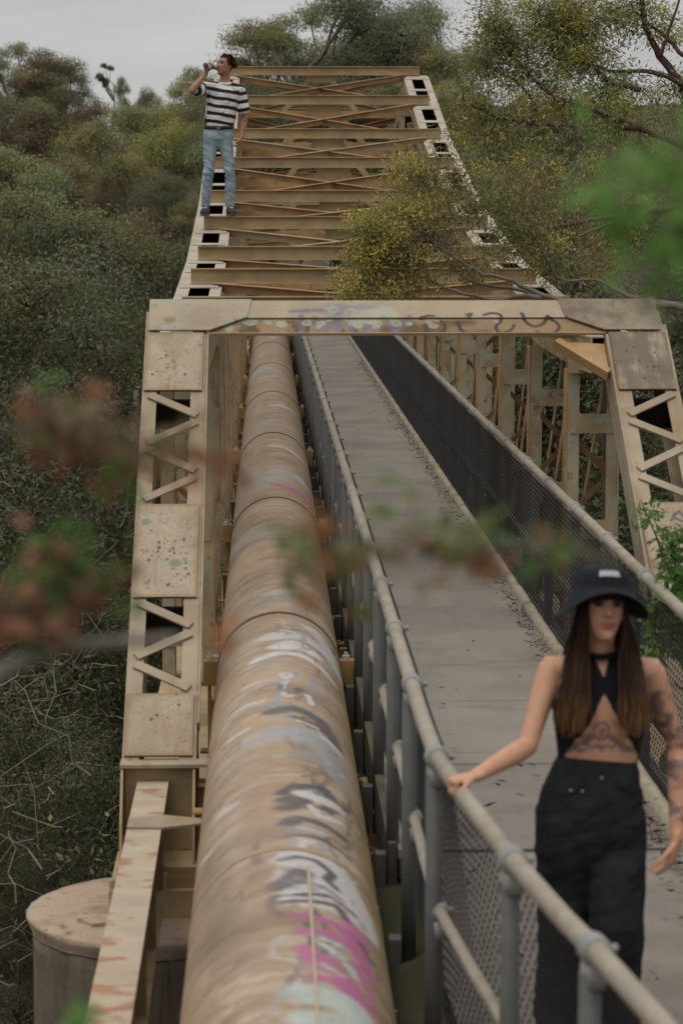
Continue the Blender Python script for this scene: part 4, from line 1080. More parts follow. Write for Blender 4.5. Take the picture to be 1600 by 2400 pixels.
PROTO = {
    'gum': tree_proto(1, 9, 2.4, 0.22, 32, 16, 90, 0.105, 0.34, [OLIVE1, GREYG, BROWN], [5, 3, 2], 0.8, 0.28),
    'gum2': tree_proto(2, 9, 2.5, 0.20, 32, 16, 90, 0.10, 0.34, [OLIVE2, OLIVE1, BROWN], [4, 4, 1.5], 0.6, 0.28),
    'open': tree_proto(3, 10, 2.6, 0.24, 36, 16, 90, 0.11, 0.32, [GREYG, DARK, OLIVE1], [4, 3, 3], 0.7, 0.36),
    'brown': tree_proto(4, 8, 2.6, 0.15, 24, 17, 95, 0.09, 0.38, [BROWN, OLIVE1, OLIVE2], [5, 3, 1], 0.4, 0.28),
    'wattle': tree_proto(5, 7, 2.5, 0.12, 24, 18, 95, 0.08, 0.38, [OLIVE2, OLIVE1, BLOOM * 0.5], [5, 4, 1.0], 0.4, 0.28),
    'dark': tree_proto(6, 7, 2.4, 0.05, 24, 18, 105, 0.070, 0.40, [DARK * 1.25, OLIVE1 * 1.1, GREYG], [4, 4, 2.5], 0.5),
    'shrub': tree_proto(7, 4, 1.5, 0.02, 28, 14, 60, 0.050, 0.42, [DARK * 0.95, GREYG * 0.9, OLIVE1 * 0.8], [5, 3, 3], 0.5),
    'shrub2': tree_proto(8, 4, 1.5, 0.05, 28, 14, 60, 0.055, 0.32, [OLIVE1 * 1.0, DARK * 0.95, BROWN * 0.95], [4, 4, 2.5], 0.7),
    'shrub3': tree_proto(9, 3.4, 1.5, 0.0, 28, 14, 60, 0.045, 0.42, [DARK * 0.75, DARK * 0.6, OLIVE1 * 0.6], [5, 4, 2], 0.4),  # shrub palettes darkened, most of all here, to paint in the gully's shade
    'palm': tree_proto(10, 9, 1.0, 0.72, 7, 12, 40, 0.20, 0.26, [DARK, GREYG, OLIVE1], [4, 3, 2], 0.9),
}
def plant_tree(kind, px, py, Y, label, cat='tree', wide=1.0, group=None, name=None, spin=None):
    wood, crown, H, cwid = PROTO[kind]
    for _ in range(60):                                   # keep crowns clear of the bridge
        tip = at_y(px, py, Y); g = float(ground_z(tip[0], Y)) - 0.1
        s = max(0.25, (tip[2] - g) / H)
        lim = -1.25 if tip[0] < 1 else 3.1
        if Y > 68 or (tip[0] < 1 and tip[0] + cwid * s * wide * 0.9 < lim) or (tip[0] >= 1 and tip[0] - cwid * s * wide * 0.9 > lim): break
        Y += 1.0
        if tip[0] < 1 and Y > 35: wide *= 0.97
    rt = empty(name or {'gum': 'gum_tree', 'gum2': 'gum_tree', 'open': 'gum_tree', 'brown': 'bushy_tree', 'wattle': 'wattle_tree', 'dark': 'bushy_tree', 'palm': 'slender_tree'}.get(kind, 'shrub'), (tip[0], Y, g))
    rt.scale = (s * wide, s * wide, s); rt.rotation_euler = (0, 0, spin if spin is not None else random.uniform(0, 6.28))
    for nm, me in (('trunk', wood), ('crown', crown)):
        o = bpy.data.objects.new(nm, me); col.objects.link(o); o.parent = rt
    return tag(rt, label, cat, group)
G_L, G_R, G_F = 'trees on the left hillside', 'trees on the right bank', 'trees beyond the far end of the bridge'
left = [
    # skyline
    ('gum', 20, 112, 118, 1.0, 'tallest olive gum tree on the skyline at the left photo edge'),
    ('gum2', 105, 132, 112, 1.0, 'broad gum tree beside the tallest one on the left skyline'),
    ('open', 150, 152, 124, 0.8, 'loose gum tree with sky gaps, right end of the high left skyline clump'),
    ('palm', 246, 150, 150, 0.8, 'thin tall tree with a small tuft poking above the left skyline'),
    ('dark', 285, 185, 140, 0.42, 'dark rounded tree on the skyline beneath the thin tufted tree'),
    ('brown', 345, 215, 128, 0.6, 'low brownish crown on the skyline dip left of the man'),
    ('gum2', 430, 200, 105, 0.7, 'yellow green crown on the skyline just left of the man\'s elbow'),
    ('gum', 475, 170, 112, 0.8, 'olive crown on the skyline behind the drinking man\'s shoulder'),
    # second tier
    ('gum', -20, 205, 92, 1.0, 'olive gum cut by the left photo edge, second tier under the skyline'),
    ('brown', 80, 262, 90, 1.1, 'brown tinged crown under the high left skyline clump'),
    ('gum2', 215, 245, 98, 0.8, 'olive crown below the thin tufted tree'),
    ('brown', 225, 300, 86, 1.0, 'reddish brown rounded tree in the middle of the left hillside'),
    ('wattle', 345, 252, 90, 1.15, 'golden olive wattle crown left of the man\'s striped shirt'),
    ('wattle', 415, 300, 80, 1.0, 'golden olive wattle crown left of the man\'s jeans'),
    ('gum2', 465, 250, 88, 0.9, 'olive crown directly behind the man\'s waist'),
    # third tier
    ('gum', 40, 365, 72, 1.0, 'grey green gum halfway up the left hillside at the photo edge'),
    ('gum2', 150, 385, 74, 1.0, 'olive gum halfway up the left hillside, inward of the grey green one'),
    ('brown', 290, 375, 72, 1.0, 'brownish bushy tree halfway up the slope below the golden wattles'),
    ('dark', 390, 420, 68, 1.0, 'dark green bushy tree left of the man\'s knees'),
    ('gum2', 450, 470, 64, 0.8, 'olive tree beside the left top chord at the man\'s feet'),
    # fourth tier
    ('gum', -10, 480, 56, 1.0, 'drooping gum low on the left hillside, cut by the photo edge'),
    ('wattle', 90, 500, 58, 0.9, 'wattle with pale yellow flecks low on the left hillside'),
    ('dark', 200, 520, 54, 1.0, 'dark tree low on the left hillside between the wattle and the bridge'),
    ('gum2', 320, 540, 52, 0.9, 'olive tree low on the left hillside above the portal corner'),
    ('shrub', 400, 590, 46, 1.0, 'dark shrub just left of the top chord above the portal'),
]
for kd, px, py, Y, wd, lb in left:
    plant_tree(kd, px, py, Y, lb, 'shrub' if kd.startswith('shrub') else 'tree', wd, G_L)
gully = [
    ('dark', 30, 640, 42, 1.1, 'dark bushy tree in the gully at the left photo edge, level with the portal'),
    ('shrub2', 150, 680, 40, 1.2, 'olive shrub in the gully left of the portal corner'),
    ('shrub', 270, 690, 38, 1.1, 'dark shrub close behind the left portal corner'),
    ('shrub2', -10, 850, 34, 1.1, 'olive shrub in the gully above the blurred red leaves, at the photo edge'),
    ('shrub', 120, 880, 33, 1.2, 'dark shrub in the gully behind the blurred red leaves'),
    ('shrub2', 255, 900, 32, 1.1, 'shrub with fresh green leaves beside the upper lacing of the left end post'),
    ('shrub3', 40, 1110, 28, 1.2, 'low dark shrub in the gully below the blurred red leaves'),
    ('shrub', 190, 1130, 27, 1.1, 'dark shrub beside the middle plate of the left end post'),
    ('shrub3', 290, 1250, 25, 1.0, 'small dark shrub tight against the left end post'),
    ('shrub2', 60, 1400, 23, 1.1, 'twiggy shrub behind the blurred grey branch on the left'),
    ('shrub3', 200, 1480, 22, 1.1, 'dark shrub beside the lower lacing of the left end post'),
    ('shrub3', 20, 1680, 20, 1.1, 'low dark shrub above the concrete pier at the left photo edge'),
    ('shrub', 170, 1720, 19.5, 1.0, 'dark glossy shrub directly above the concrete pier'),
    ('shrub3', -20, 1930, 17.5, 1.1, 'dark shrub left of the concrete pier, cut by the photo edge'),
    ('shrub3', 110, 2010, 16.8, 0.9, 'small dark shrub peeping over the rim of the concrete pier'),
    ('shrub3', 20, 2190, 14.4, 0.9, 'lowest dark shrub, beside the foot of the concrete pier'),
]
for kd, px, py, Y, wd, lb in gully:
    plant_tree(kd, px, py, Y, lb, 'shrub' if kd.startswith('shrub') else 'tree', wd, 'shrubs in the gully left of the bridge')
farend = [
    ('gum2', 600, 70, 84, 0.95, 'yellowish gum on the skyline right of the man\'s head'),
    ('gum', 700, 30, 88, 1.0, 'gum with grey branches on the skyline, left of the tallest crown behind the bridge'),
    ('open', 850, -12, 82, 1.0, 'tallest dark gum behind the middle of the bridge'),
    ('open', 965, 12, 86, 0.9, 'dark gum on the skyline above the right end of the farthest strut'),
    ('gum2', 1010, 120, 80, 0.8, 'small loose crown on the skyline right of the tallest gum'),
    ('dark', 560, 190, 78, 1.0, 'dark tree behind the left end of the farthest strut'),
    ('dark', 680, 200, 76, 1.0, 'dark bushy tree seen through the top bracing, left of its middle'),
    ('dark', 800, 190, 77, 1.1, 'dark bushy tree seen through the middle of the top bracing'),
    ('gum', 920, 200, 76, 1.0, 'olive tree seen through the top bracing, right of its middle'),
    ('gum2', 1060, 210, 74, 1.0, 'olive tree beside the right end of the farthest strut'),
]
for kd, px, py, Y, wd, lb in farend:
    plant_tree(kd, px, py, Y, lb, 'tree', wd, G_F)
right = [
    ('gum', 1140, 300, 66, 1.0, 'olive gum on the right bank beyond the high part of the right chord'),
    ('open', 1260, 330, 72, 1.0, 'grey green gum far behind the flowering branches on the right'),
    ('dark', 1390, 370, 62, 1.1, 'dark tree on the right bank behind the spreading branches'),
    ('brown', 1510, 330, 60, 1.1, 'brownish tree on the right bank under the sky gap'),
    ('gum2', 1600, 360, 56, 1.0, 'olive tree on the right bank at the right photo edge'),
    ('gum', 1180, 430, 48, 0.9, 'olive tree close behind the right top chord'),
    ('dark', 1330, 470, 44, 1.0, 'dark tree on the right bank behind the bare curved branch'),
    ('brown', 1460, 480, 40, 1.0, 'brown leafed tree on the right bank behind the blurred green spray'),
    ('gum2', 1600, 500, 40, 1.0, 'olive tree on the right bank cut by the photo edge behind the green spray'),
    ('dark', 1420, 620, 32, 1.0, 'dark bushy tree just above the right portal corner'),
    ('shrub', 1560, 640, 28, 1.2, 'grey green shrub right of the right portal corner'),
    ('dark', 1010, 640, 72, 1.0, 'dark tree seen between the far columns of the right truss'),
    ('shrub', 1130, 730, 52, 1.2, 'dark shrub seen between the middle columns of the right truss'),
    ('shrub3', 1270, 780, 44, 1.3, 'dark shrub behind the third column of the right truss'),
    ('shrub', 1390, 790, 38, 1.2, 'dark shrub seen through the nearest bay of the right truss'),
    ('shrub2', 1540, 800, 31, 1.1, 'shrub seen through the lacing of the right end post'),
    ('shrub3', 1650, 900, 24, 1.0, 'shrub right of the right end post at the photo edge'),
]
for kd, px, py, Y, wd, lb in right:
    plant_tree(kd, px, py, Y, lb, 'shrub' if kd.startswith('shrub') else 'tree', wd, G_R)

# ground cover and fallen twigs: nobody could count them
rg = np.random.default_rng(44)
def cover(name, nc, xr, yr, hmax, nl, L, pal, wts, keep=None):
    C = []; D = []; T = []
    for _ in range(nc):
        x = rg.uniform(*xr); y = rg.uniform(*yr)
        if keep is not None and not keep(x, y): continue
        z = float(ground_z(x, y)) + rg.uniform(0.0, hmax) * rg.random(); r = rg.uniform(0.25, 0.55)
        n = int(nl * rg.uniform(0.6, 1.3)); g = rg.normal(size=(n, 3)) * r * np.array([0.7, 0.7, 0.5])
        d = g + rg.normal(size=(n, 3)) * 0.4; d[:, 2] += 0.1
        C.append(np.array([x, y, z + 0.12]) + g); D.append(d); T.append(pick(pal, wts, 1, rg, 0.3)[0] * (1 + rg.uniform(-0.35, 0.35, (n, 1))))
    C = np.concatenate(C); D = np.concatenate(D); T = np.concatenate(T); Ln = L * rg.uniform(0.6, 1.3, len(C))
    return tag(link(name, leaf_mesh(name, C, D, Ln, Ln * 0.42, T, ML, rg)), kind='stuff')
cover('undergrowth', 1900, (-9, 9), (12.5, 52), 1.4, 70, 0.055, [DARK * 0.6, DARK * 0.45, OLIVE1 * 0.5, BROWN * 0.5], [5, 4, 3, 1.5], lambda x, y: (x < -1.45 or x > 3.2))
cover('undergrowth', 420, (-1.5, 3.3), (17, 58), 0.8, 55, 0.085, [DARK, DARK * 0.7, OLIVE1], [5, 4, 2])
cover('hill_foliage', 2600, (-34, -7), (50, 135), 2.2, 60, 0.105, [DARK * 0.7, DARK, OLIVE1 * 0.6], [4, 4, 2])
cover('hill_foliage', 1500, (4, 30), (40, 120), 2.2, 60, 0.105, [DARK * 0.7, DARK, OLIVE1 * 0.6], [4, 4, 2])
tw = MB()
for _ in range(950):
    y = rg.uniform(12.5, 40); x = rg.uniform(-1.5 - 0.14 * y, -1.35) if rg.random() < 0.8 else rg.uniform(3.0, 6)
    z = float(ground_z(x, y)) + rg.uniform(0.2, 3.2 if y < 24 else 6.5) * (0.5 if y < 17 else 1)
    L = rg.uniform(0.4, 1.7); a = rg.uniform(0, 6.28); el = rg.normal(0.25, 0.5)
    b = np.array([x, y, z]) + L * np.array([math.cos(a) * math.cos(el), 0.5 * math.sin(a), math.sin(el)])
    if b[0] > -1.1 and b[0] < 2.9: continue
    r0 = rg.uniform(0.003, 0.009) * (1.6 if rg.random() < 0.12 else 1)
    tw.tube(curve_pts((x, y, z), b, rg, 7, 0.10, rg.uniform(-0.5, 0.5)), list(np.linspace(r0, r0 * 0.35, 7)), 4, False)
tag(tw.build('dry_twigs', M['twig']), kind='stuff')

# ------------------------------------------------------------------ flowering branches hanging over the truss on the right
def spray(limbs, clumps, nl, L, W, pal, wts, rad, seed, bark, name, label, root, m=ML, bloom=None, twig=0.004, droop=0.1, cat='tree', group=None, zs=1.0):
    """limbs: (pixel polyline, depths, r0, r1); clumps: (px, py, depth, spread px, count)"""
    L = L * zs; rad = rad * zs; twig = twig * zs
    limbs = [(p, (d[0] * zs, d[1] * zs), a * zs, b * zs) for p, d, a, b in limbs]; clumps = [(a, b, c * zs, d, e) for a, b, c, d, e in clumps]
    g_ = np.random.default_rng(seed); rt = tag(empty(name, root), label, cat, group)
    allp = []
    for pts, ds, r0, r1 in limbs:
        P = np.array([at_y(a, b, d) if len(np.shape(d)) == 0 else d for (a, b), d in zip(pts, np.linspace(ds[0], ds[1], len(pts)))])
        t = np.linspace(0, 1, len(P)); tt = np.linspace(0, 1, len(P) * 4)
        Q = np.stack([np.interp(tt, t, P[:, k]) for k in range(3)], 1)
        for _ in range(2): Q[1:-1] = (Q[:-2] + Q[1:-1] * 2 + Q[2:]) / 4
        Q[1:-1] += g_.normal(size=(len(Q) - 2, 3)) * r0 * 0.14
        q = MB(); q.tube(Q, list(np.linspace(r0, r1, len(Q))), 7); q.build('limb', bark, rt, True)
        allp.append(Q)
    A = np.concatenate(allp); tws = MB(); C = []; D = []; T = []; BC = []; NR = []
    for px, py, d, sp, cnt in clumps:
        for _ in range(cnt):
            Y = d + g_.normal() * rad * 1.2
            c = at_y(px + g_.normal() * sp, py + g_.normal() * sp * 0.7, Y)
            dd = np.linalg.norm(A - c, axis=1); k = int(np.argmin(dd + g_.random(len(dd)) * 0.25)); a = A[k]
            cv = curve_pts(a, c, g_, 5, 0.14, 0.1)
            tws.tube(cv, list(np.linspace(twig, twig * 0.35, 5)), 4, False)
            n = int(nl * g_.uniform(0.6, 1.4))
            s = g_.beta(2.2, 1.0, n); base = np.stack([np.interp(s, np.linspace(0, 1, 5), cv[:, j]) for j in range(3)], 1)
            far_ = np.linalg.norm(base - c, axis=1) > rad * 1.6; base[far_] = c + g_.normal(size=(far_.sum(), 3)) * rad * 0.5
            gg = g_.normal(size=(n, 3)) * rad * 0.42
            dv = gg + (c - a) * 0.12 + g_.normal(size=(n, 3)) * rad * 0.35; dv[:, 2] -= droop * rad
            NR.append(gg / (rad * 0.42) * 0.6 + np.array([0, 0, 0.55]) + g_.normal(size=(n, 3)) * 0.45); C.append(base + gg); D.append(dv); ct = pick(pal, wts, 1, g_, 0.2)[0]; T.append(ct * (1.3 if bloom is not None else 1.0) * (1 + g_.uniform(-0.2, 0.2, (n, 1))))
            if bloom is not None and g_.random() < bloom(px, py): BC.append(c + g_.normal(size=3) * rad * 0.3)
    tws.build('twigs', bark, rt, True)
    tag(rt.children[-1], kind='stuff')
    C = np.concatenate(C); D = np.concatenate(D); T = np.concatenate(T); Ln = L * g_.uniform(0.6, 1.3, len(C))
    link('foliage', leaf_mesh('foliage', C, D, Ln, Ln * W, T, m, g_, np.concatenate(NR)), rt)
    if BC:
        P = []; Dd = []
        for c in BC:
            n = 110; P.append(c + np.clip(g_.normal(size=(n, 3)), -1.5, 1.5) * np.array([0.062, 0.062, 0.05])); Dd.append(g_.normal(size=(n, 3)))
        P = np.concatenate(P); Dd = np.concatenate(Dd)
        link('blossom', leaf_mesh('blossom', P, Dd, 0.021, 0.019, pick([BLOOM, BLOOM * 0.8, OLIVE2 * 1.6], [5, 3, 3], len(P), g_, 0.25), m, g_), rt)
    return rt
gx = lambda x, y: (x, y, float(ground_z(x, y)))
spray([([(1780, 900), (1700, 760), (1600, 715), (1398, 708), (1314, 706), (1245, 683), (1191, 653), (1126, 641), (1076, 611), (1000, 560)], (18.6, 19.2), 0.034, 0.008),
       ([(1314, 706), (1268, 699), (1214, 676), (1126, 668), (1076, 645), (1050, 607)], (19.0, 19.3), 0.02, 0.007),
       ([(1268, 699), (1222, 691), (1176, 706), (1076, 687), (1023, 664), (977, 641), (900, 600)], (18.9, 19.2), 0.02, 0.006),
       ([(1600, 715), (1474, 699), (1421, 664), (1383, 653), (1329, 661), (1298, 645), (1255, 560)], (18.9, 19.5), 0.02, 0.007),
       ([(1650, 470), (1509, 500), (1383, 515), (1298, 534), (1249, 527), (1120, 480), (1000, 430)], (19.5, 20.0), 0.026, 0.007),
       ([(1540, 487), (1430, 525), (1340, 560)], (19.3, 19.6), 0.02, 0.008)],
      [(1150, 470, 19.6, 90, 22), (1050, 500, 19.5, 65, 16), (1240, 440, 19.8, 75, 18), (1010, 400, 19.8, 45, 14), (960, 480, 19.4, 35, 16), (880, 560, 19.2, 36, 15), (850, 620, 19.1, 26, 11), (960, 570, 19.2, 45, 15), (1060, 580, 19.3, 60, 12), (815, 690, 19.0, 16, 7), (930, 660, 19.1, 40, 14), (860, 515, 19.2, 18, 6), (950, 385, 19.7, 25, 8), (1330, 430, 20.0, 60, 16), (1170, 560, 19.6, 50, 14), (1310, 600, 19.5, 60, 12), (1440, 620, 19.5, 70, 14)],
      92, 0.048, 0.26, [OLIVE2, OLIVE1 * np.array((0.9, 1.08, 0.95)), OLIVE2 * 1.1, BROWN], [3, 6, 2, 0.4], 0.15, 61, M['bark'], 'wattle_tree',
      'wattle with yellow blossom leaning over the right end of the lower struts', gx(4.4, 18.4),
      bloom=lambda x, y: 0.95 if x < 910 else (0.5 if x < 1010 else 0.12), group=G_R)
spray([([(1760, 700), (1690, 420), (1600, 200), (1545, 135), (1510, 60), (1490, -60)], (22.0, 22.4), 0.055, 0.02),
       ([(1600, 200), (1560, 176), (1500, 165), (1440, 170), (1390, 155), (1330, 140)], (22.1, 22.6), 0.028, 0.008),
       ([(1600, 130), (1560, 90), (1525, 60), (1480, 20)], (22.0, 22.4), 0.022, 0.008), ([(1545, 135), (1570, 60), (1600, -30)], (22.0, 22), 0.02, 0.008),
       ([(1690, 380), (1500, 300), (1345, 239), (1309, 235), (1259, 196), (1206, 136), (1150, 90)], (21.5, 22.4), 0.034, 0.007),
       ([(1500, 300), (1400, 295), (1305, 292), (1266, 292), (1246, 229), (1209, 189), (1130, 150)], (21.6, 22.2), 0.026, 0.006),
       ([(1266, 292), (1215, 288), (1160, 275), (1100, 245), (1060, 215)], (21.7, 22.2), 0.02, 0.006), ([(1500, 210), (1420, 190), (1360, 120), (1290, 60)], (22, 22.5), 0.025, 0.01)],
      [(1180, 70, 22.2, 48, 26), (1260, 60, 22.3, 55, 34), (1340, 60, 22.4, 55, 36), (1320, 130, 22.3, 50, 24), (1420, 40, 22.4, 50, 20), (1130, 110, 22.1, 34, 14), (1200, 140, 22.1, 40, 14), (1490, 20, 22.4, 55, 12), (1570, 40, 22.3, 40, 8), (1440, 120, 22.4, 50, 8), (1400, 200, 22.3, 50, 12), (1470, 215, 22.3, 50, 10), (1560, 230, 22.3, 40, 8), (1150, 250, 21.9, 55, 20), (1240, 250, 22.0, 50, 18), (1330, 260, 22.0, 60, 22), (1440, 280, 22.0, 60, 20), (1110, 180, 22.0, 30, 8), (1560, 300, 22, 50, 14), (1290, 330, 22.0, 70, 22), (1130, 330, 22, 50, 14), (1420, 350, 22, 70, 18), (1240, -20, 22.3, 60, 16), (1370, -10, 22.3, 60, 14), (1150, 10, 22.2, 25, 6)],
      92, 0.052, 0.26, [OLIVE2, OLIVE1 * np.array((0.9, 1.08, 0.95)), BROWN, OLIVE2 * 1.15], [3, 6, 0.4, 2], 0.17, 62, M['bark_red'], 'wattle_tree',
      'tall red barked wattle spreading across the sky at the top right', gx(6.6, 22.0),
      bloom=lambda x, y: 0.13 if 1280 < x < 1480 else 0.06, group=G_R)
# fresh green bush outside the right railing
spray([([(1680, 1900), (1640, 1600), (1590, 1400), (1545, 1280), (1500, 1170)], (12.4, 12.0), 0.012, 0.003), ([(1640, 1600), (1560, 1500), (1530, 1440)], (12.2, 11.8), 0.008, 0.003), ([(1640, 1500), (1610, 1330), (1560, 1240)], (12.3, 12.1), 0.008, 0.003)],
      [(1580, 1270, 12.1, 18, 6), (1520, 1200, 12.0, 12, 3), (1595, 1350, 12.0, 20, 10), (1555, 1430, 11.9, 22, 16), (1590, 1480, 12.0, 20, 14), (1540, 1520, 11.8, 14, 6), (1620, 1250, 12.1, 15, 4), (1610, 1420, 12.0, 25, 12)],
      30, 0.05, 0.42, [FRESH, FRESH * 0.7, OLIVE1], [5, 3, 1], 0.07, 63, M['bark'], 'green_bush', 'fresh green bush pushing through the railing behind the woman', gx(2.6, 12.3), m=ML_near, twig=0.002, cat='bush')
M['twig_pale'] = mat('pale grey branch', (0.26, 0.225, 0.195), 0.9, 0.3, 4.0)
# out of focus sprigs close to the photographer
spray([([(-120, 1660), (0, 1575), (130, 1515), (300, 1500), (420, 1495)], (3.1, 3.15), 0.014, 0.005), ([(60, 1540), (120, 1400), (160, 1290)], (3.1, 3.1), 0.003, 0.001), ([(-60, 1600), (0, 1480), (60, 1400)], (3.1, 3.0), 0.003, 0.001)],
      [(130, 1290, 3.1, 40, 5), (215, 1350, 3.1, 45, 6), (60, 1400, 3.05, 45, 6), (150, 1410, 3.1, 55, 6), (20, 1470, 3.05, 35, 3), (255, 1330, 3.1, 25, 2)],
      11, 0.036, 0.46, [FRESH * 1.0, OLIVE1 * 1.4, REDT * 1.1], [4, 3, 3], 0.026, 71, M['twig_pale'], 'leafy_sprig', 'blurred sprig of green and rusty leaves on a grey branch, lower left foreground', (-1.2, 3.1, 1.0), m=ML_near, twig=0.0016, cat='sprig', zs=0.80, group='out of focus sprigs in the foreground')
spray([([(-100, 980), (60, 1010), (200, 1040), (350, 1060), (520, 1070)], (3.2, 3.3), 0.003, 0.001)],
      [(75, 1030, 3.2, 30, 5), (150, 950, 3.2, 38, 6), (230, 1000, 3.2, 45, 7), (250, 1090, 3.2, 45, 7), (330, 1040, 3.2, 45, 5), (420, 1060, 3.25, 45, 5), (480, 1090, 3.25, 35, 3), (140, 1040, 3.2, 35, 4)],
      8, 0.034, 0.46, [REDT * 0.95, BROWN * 1.5, FRESH, OLIVE1 * 1.4], [2.6, 2.6, 1.6, 2], 0.026, 72, M['twig'], 'leafy_sprig', 'blurred sprig of reddish leaves across the left end post', (-1.2, 3.2, 1.8), m=ML_near, twig=0.0016, cat='sprig', zs=0.80, group='out of focus sprigs in the foreground')
spray([([(1560, 1330), (1340, 1290), (1100, 1270), (900, 1300), (760, 1290), (650, 1220)], (3.3, 3.2), 0.0016, 0.0007)],
      [(1300, 1270, 3.3, 30, 4), (1180, 1280, 3.3, 35, 4), (1060, 1270, 3.25, 35, 4), (980, 1300, 3.25, 35, 3), (800, 1400, 3.25, 35, 4), (760, 1300, 3.25, 40, 5), (700, 1240, 3.2, 30, 3), (940, 1180, 3.25, 22, 2), (1120, 1230, 3.25, 25, 2), (560, 1500, 3.1, 22, 1), (1010, 1400, 3.25, 30, 1)],
      9, 0.038, 0.44, [FRESH * 0.6, OLIVE1 * 1.0, REDT * 0.75], [3, 3, 3], 0.020, 73, M['twig'], 'leafy_sprig', 'blurred sprig of thin leaves hanging across the pipe and walkway in front of the woman', (1.0, 3.3, 1.9), m=ML_near, twig=0.0013, cat='sprig', zs=0.80, group='out of focus sprigs in the foreground')
spray([([(1760, 620), (1640, 520), (1500, 420), (1380, 330), (1300, 270)], (3.0, 2.9), 0.004, 0.001), ([(1640, 520), (1540, 620), (1430, 690)], (3.0, 2.9), 0.003, 0.001), ([(1700, 420), (1600, 330), (1560, 260)], (3.0, 3.0), 0.003, 0.001)],
      [(1590, 310, 3.0, 30, 4), (1560, 400, 3.0, 40, 6), (1460, 400, 2.95, 40, 4), (1420, 460, 2.95, 35, 4), (1520, 490, 2.95, 45, 6), (1590, 550, 3.0, 35, 6), (1470, 590, 2.95, 35, 3), (1370, 300, 2.9, 22, 1), (1580, 660, 3.0, 30, 3), (1500, 690, 2.9, 20, 1), (1610, 440, 3.0, 35, 6), (1510, 300, 2.95, 30, 2)],
      8, 0.040, 0.34, [FRESH * 1.35, FRESH * 1.0, GREYG * 1.5], [5, 3, 2], 0.022, 74, M['twig'], 'leafy_sprig', 'blurred bright green spray at the right photo edge above the portal', (2.0, 3.0, 2.8), m=ML_near, twig=0.001, cat='sprig', zs=0.80, group='out of focus sprigs in the foreground')
spray([([(120, 2480), (180, 2400), (200, 2360)], (3.2, 3.2), 0.003, 0.001)], [(190, 2385, 3.2, 16, 3), (150, 2400, 3.2, 16, 2)],
      9, 0.026, 0.45, [FRESH, FRESH * 0.8], [2, 1], 0.015, 75, M['twig'], 'leafy_sprig', 'small green leaf tip at the bottom left photo edge', (-0.5, 3.2, 0.8), m=ML_near, twig=0.001, cat='sprig', zs=0.80, group='out of focus sprigs in the foreground')

# leaf litter along the right kerb and on the gravel
def litter(name, n, fx, fy, z, L, pal, wts):
    y = fy(n); x = fx(n, y); C = np.stack([x, y, z + rg.uniform(0.002, 0.016, n)], 1)
    D = rg.normal(size=(n, 3)); D[:, 2] *= 0.18
    m_ = leaf_mesh(name, C, D, L * rg.uniform(0.6, 1.3, n), L * 0.22, pick(pal, wts, n, rg, 0.3), ML, rg)
    return tag(link(name, m_), kind='stuff')
dead = [np.array((0.11, 0.075, 0.045)), np.array((0.19, 0.135, 0.085)), np.array((0.065, 0.048, 0.032)), np.array((0.32, 0.24, 0.16))]
litter('leaf_litter', 1500, lambda n, y: 1.86 - np.abs(rg.normal(0, 0.045, n)) - 0.10 * (rg.random(n) ** 6), lambda n: 12.6 + 34 * rg.random(n) ** 1.3, 0.004, 0.042, dead, [4, 3, 3, 1])
litter('leaf_litter', 520, lambda n, y: np.where(rg.random(n) < 0.75, 1.84 - np.abs(rg.normal(0, 0.07, n)), rg.uniform(0.75, 1.85, n)), lambda n: rg.uniform(6.5, 12.4, n), 0.012, 0.06, dead, [4, 3, 3, 1.5])
litter('leaf_litter', 70, lambda n, y: rg.uniform(0.68, 1.8, n), lambda n: rg.uniform(12.6, 36, n), 0.004, 0.045, dead, [4, 3, 3, 1])
# ------------------------------------------------------------------ people
def closed_tube(pts, rad, side=(1, 0, 0), n=18):
    """closed loft: pts, rad = list of (a, b): a along side, b across; rounded caps"""
    P = [np.array(p, float) for p in pts]; Rr = [np.array(r if hasattr(r, '__len__') else (r, r), float) for r in rad]
    d0 = P[0] - P[1]; d0 /= np.linalg.norm(d0); d1 = P[-1] - P[-2]; d1 /= np.linalg.norm(d1)
    m0, m1 = Rr[0].min(), Rr[-1].min()
    P = [P[0] + d0 * m0 * 0.95, P[0] + d0 * m0 * 0.6] + P + [P[-1] + d1 * m1 * 0.6, P[-1] + d1 * m1 * 0.95]
    Rr = [Rr[0] * 0.3, Rr[0] * 0.8] + Rr + [Rr[-1] * 0.8, Rr[-1] * 0.3]
    V = []; k = len(P); s = np.array(side, float)
    for i in range(k):
        t = P[min(i + 1, k - 1)] - P[max(i - 1, 0)]; t /= np.linalg.norm(t)
        a = s - t * (s @ t); a /= max(np.linalg.norm(a), 1e-6); b = np.cross(t, a)
        for j in range(n):
            an = 2 * math.pi * j / n; V.append(P[i] + a * math.cos(an) * Rr[i][0] + b * math.sin(an) * Rr[i][1])
    Fq = [(i * n + j, i * n + (j + 1) % n, (i + 1) * n + (j + 1) % n, (i + 1) * n + j) for i in range(k - 1) for j in range(n)]
    Fq += [tuple(range(n - 1, -1, -1)), tuple((k - 1) * n + j for j in range(n))]
    return np.array(V), Fq
def ball(c, r, n=16):
    r = np.array(r if hasattr(r, '__len__') else (r, r, r), float)
    return closed_tube([np.array(c) + np.array((0, 0, z)) * r[2] for z in (-0.7, -0.3, 0.1, 0.45, 0.7)], [(math.sqrt(1 - z * z) * r[0], math.sqrt(1 - z * z) * r[1]) for z in (-0.7, -0.3, 0.1, 0.45, 0.7)], (1, 0, 0), n)
HZ = [-.114, -.108, -.098, -.085, -.06, -.03, 0, .03, .06, .085, .100, .110]
HW = [.018, .028, .038, .047, .058, .066, .071, .073, .070, .058, .040, .018]
HF = [.066, .076, .082, .084, .083, .083, .083, .084, .081, .068, .047, .022]
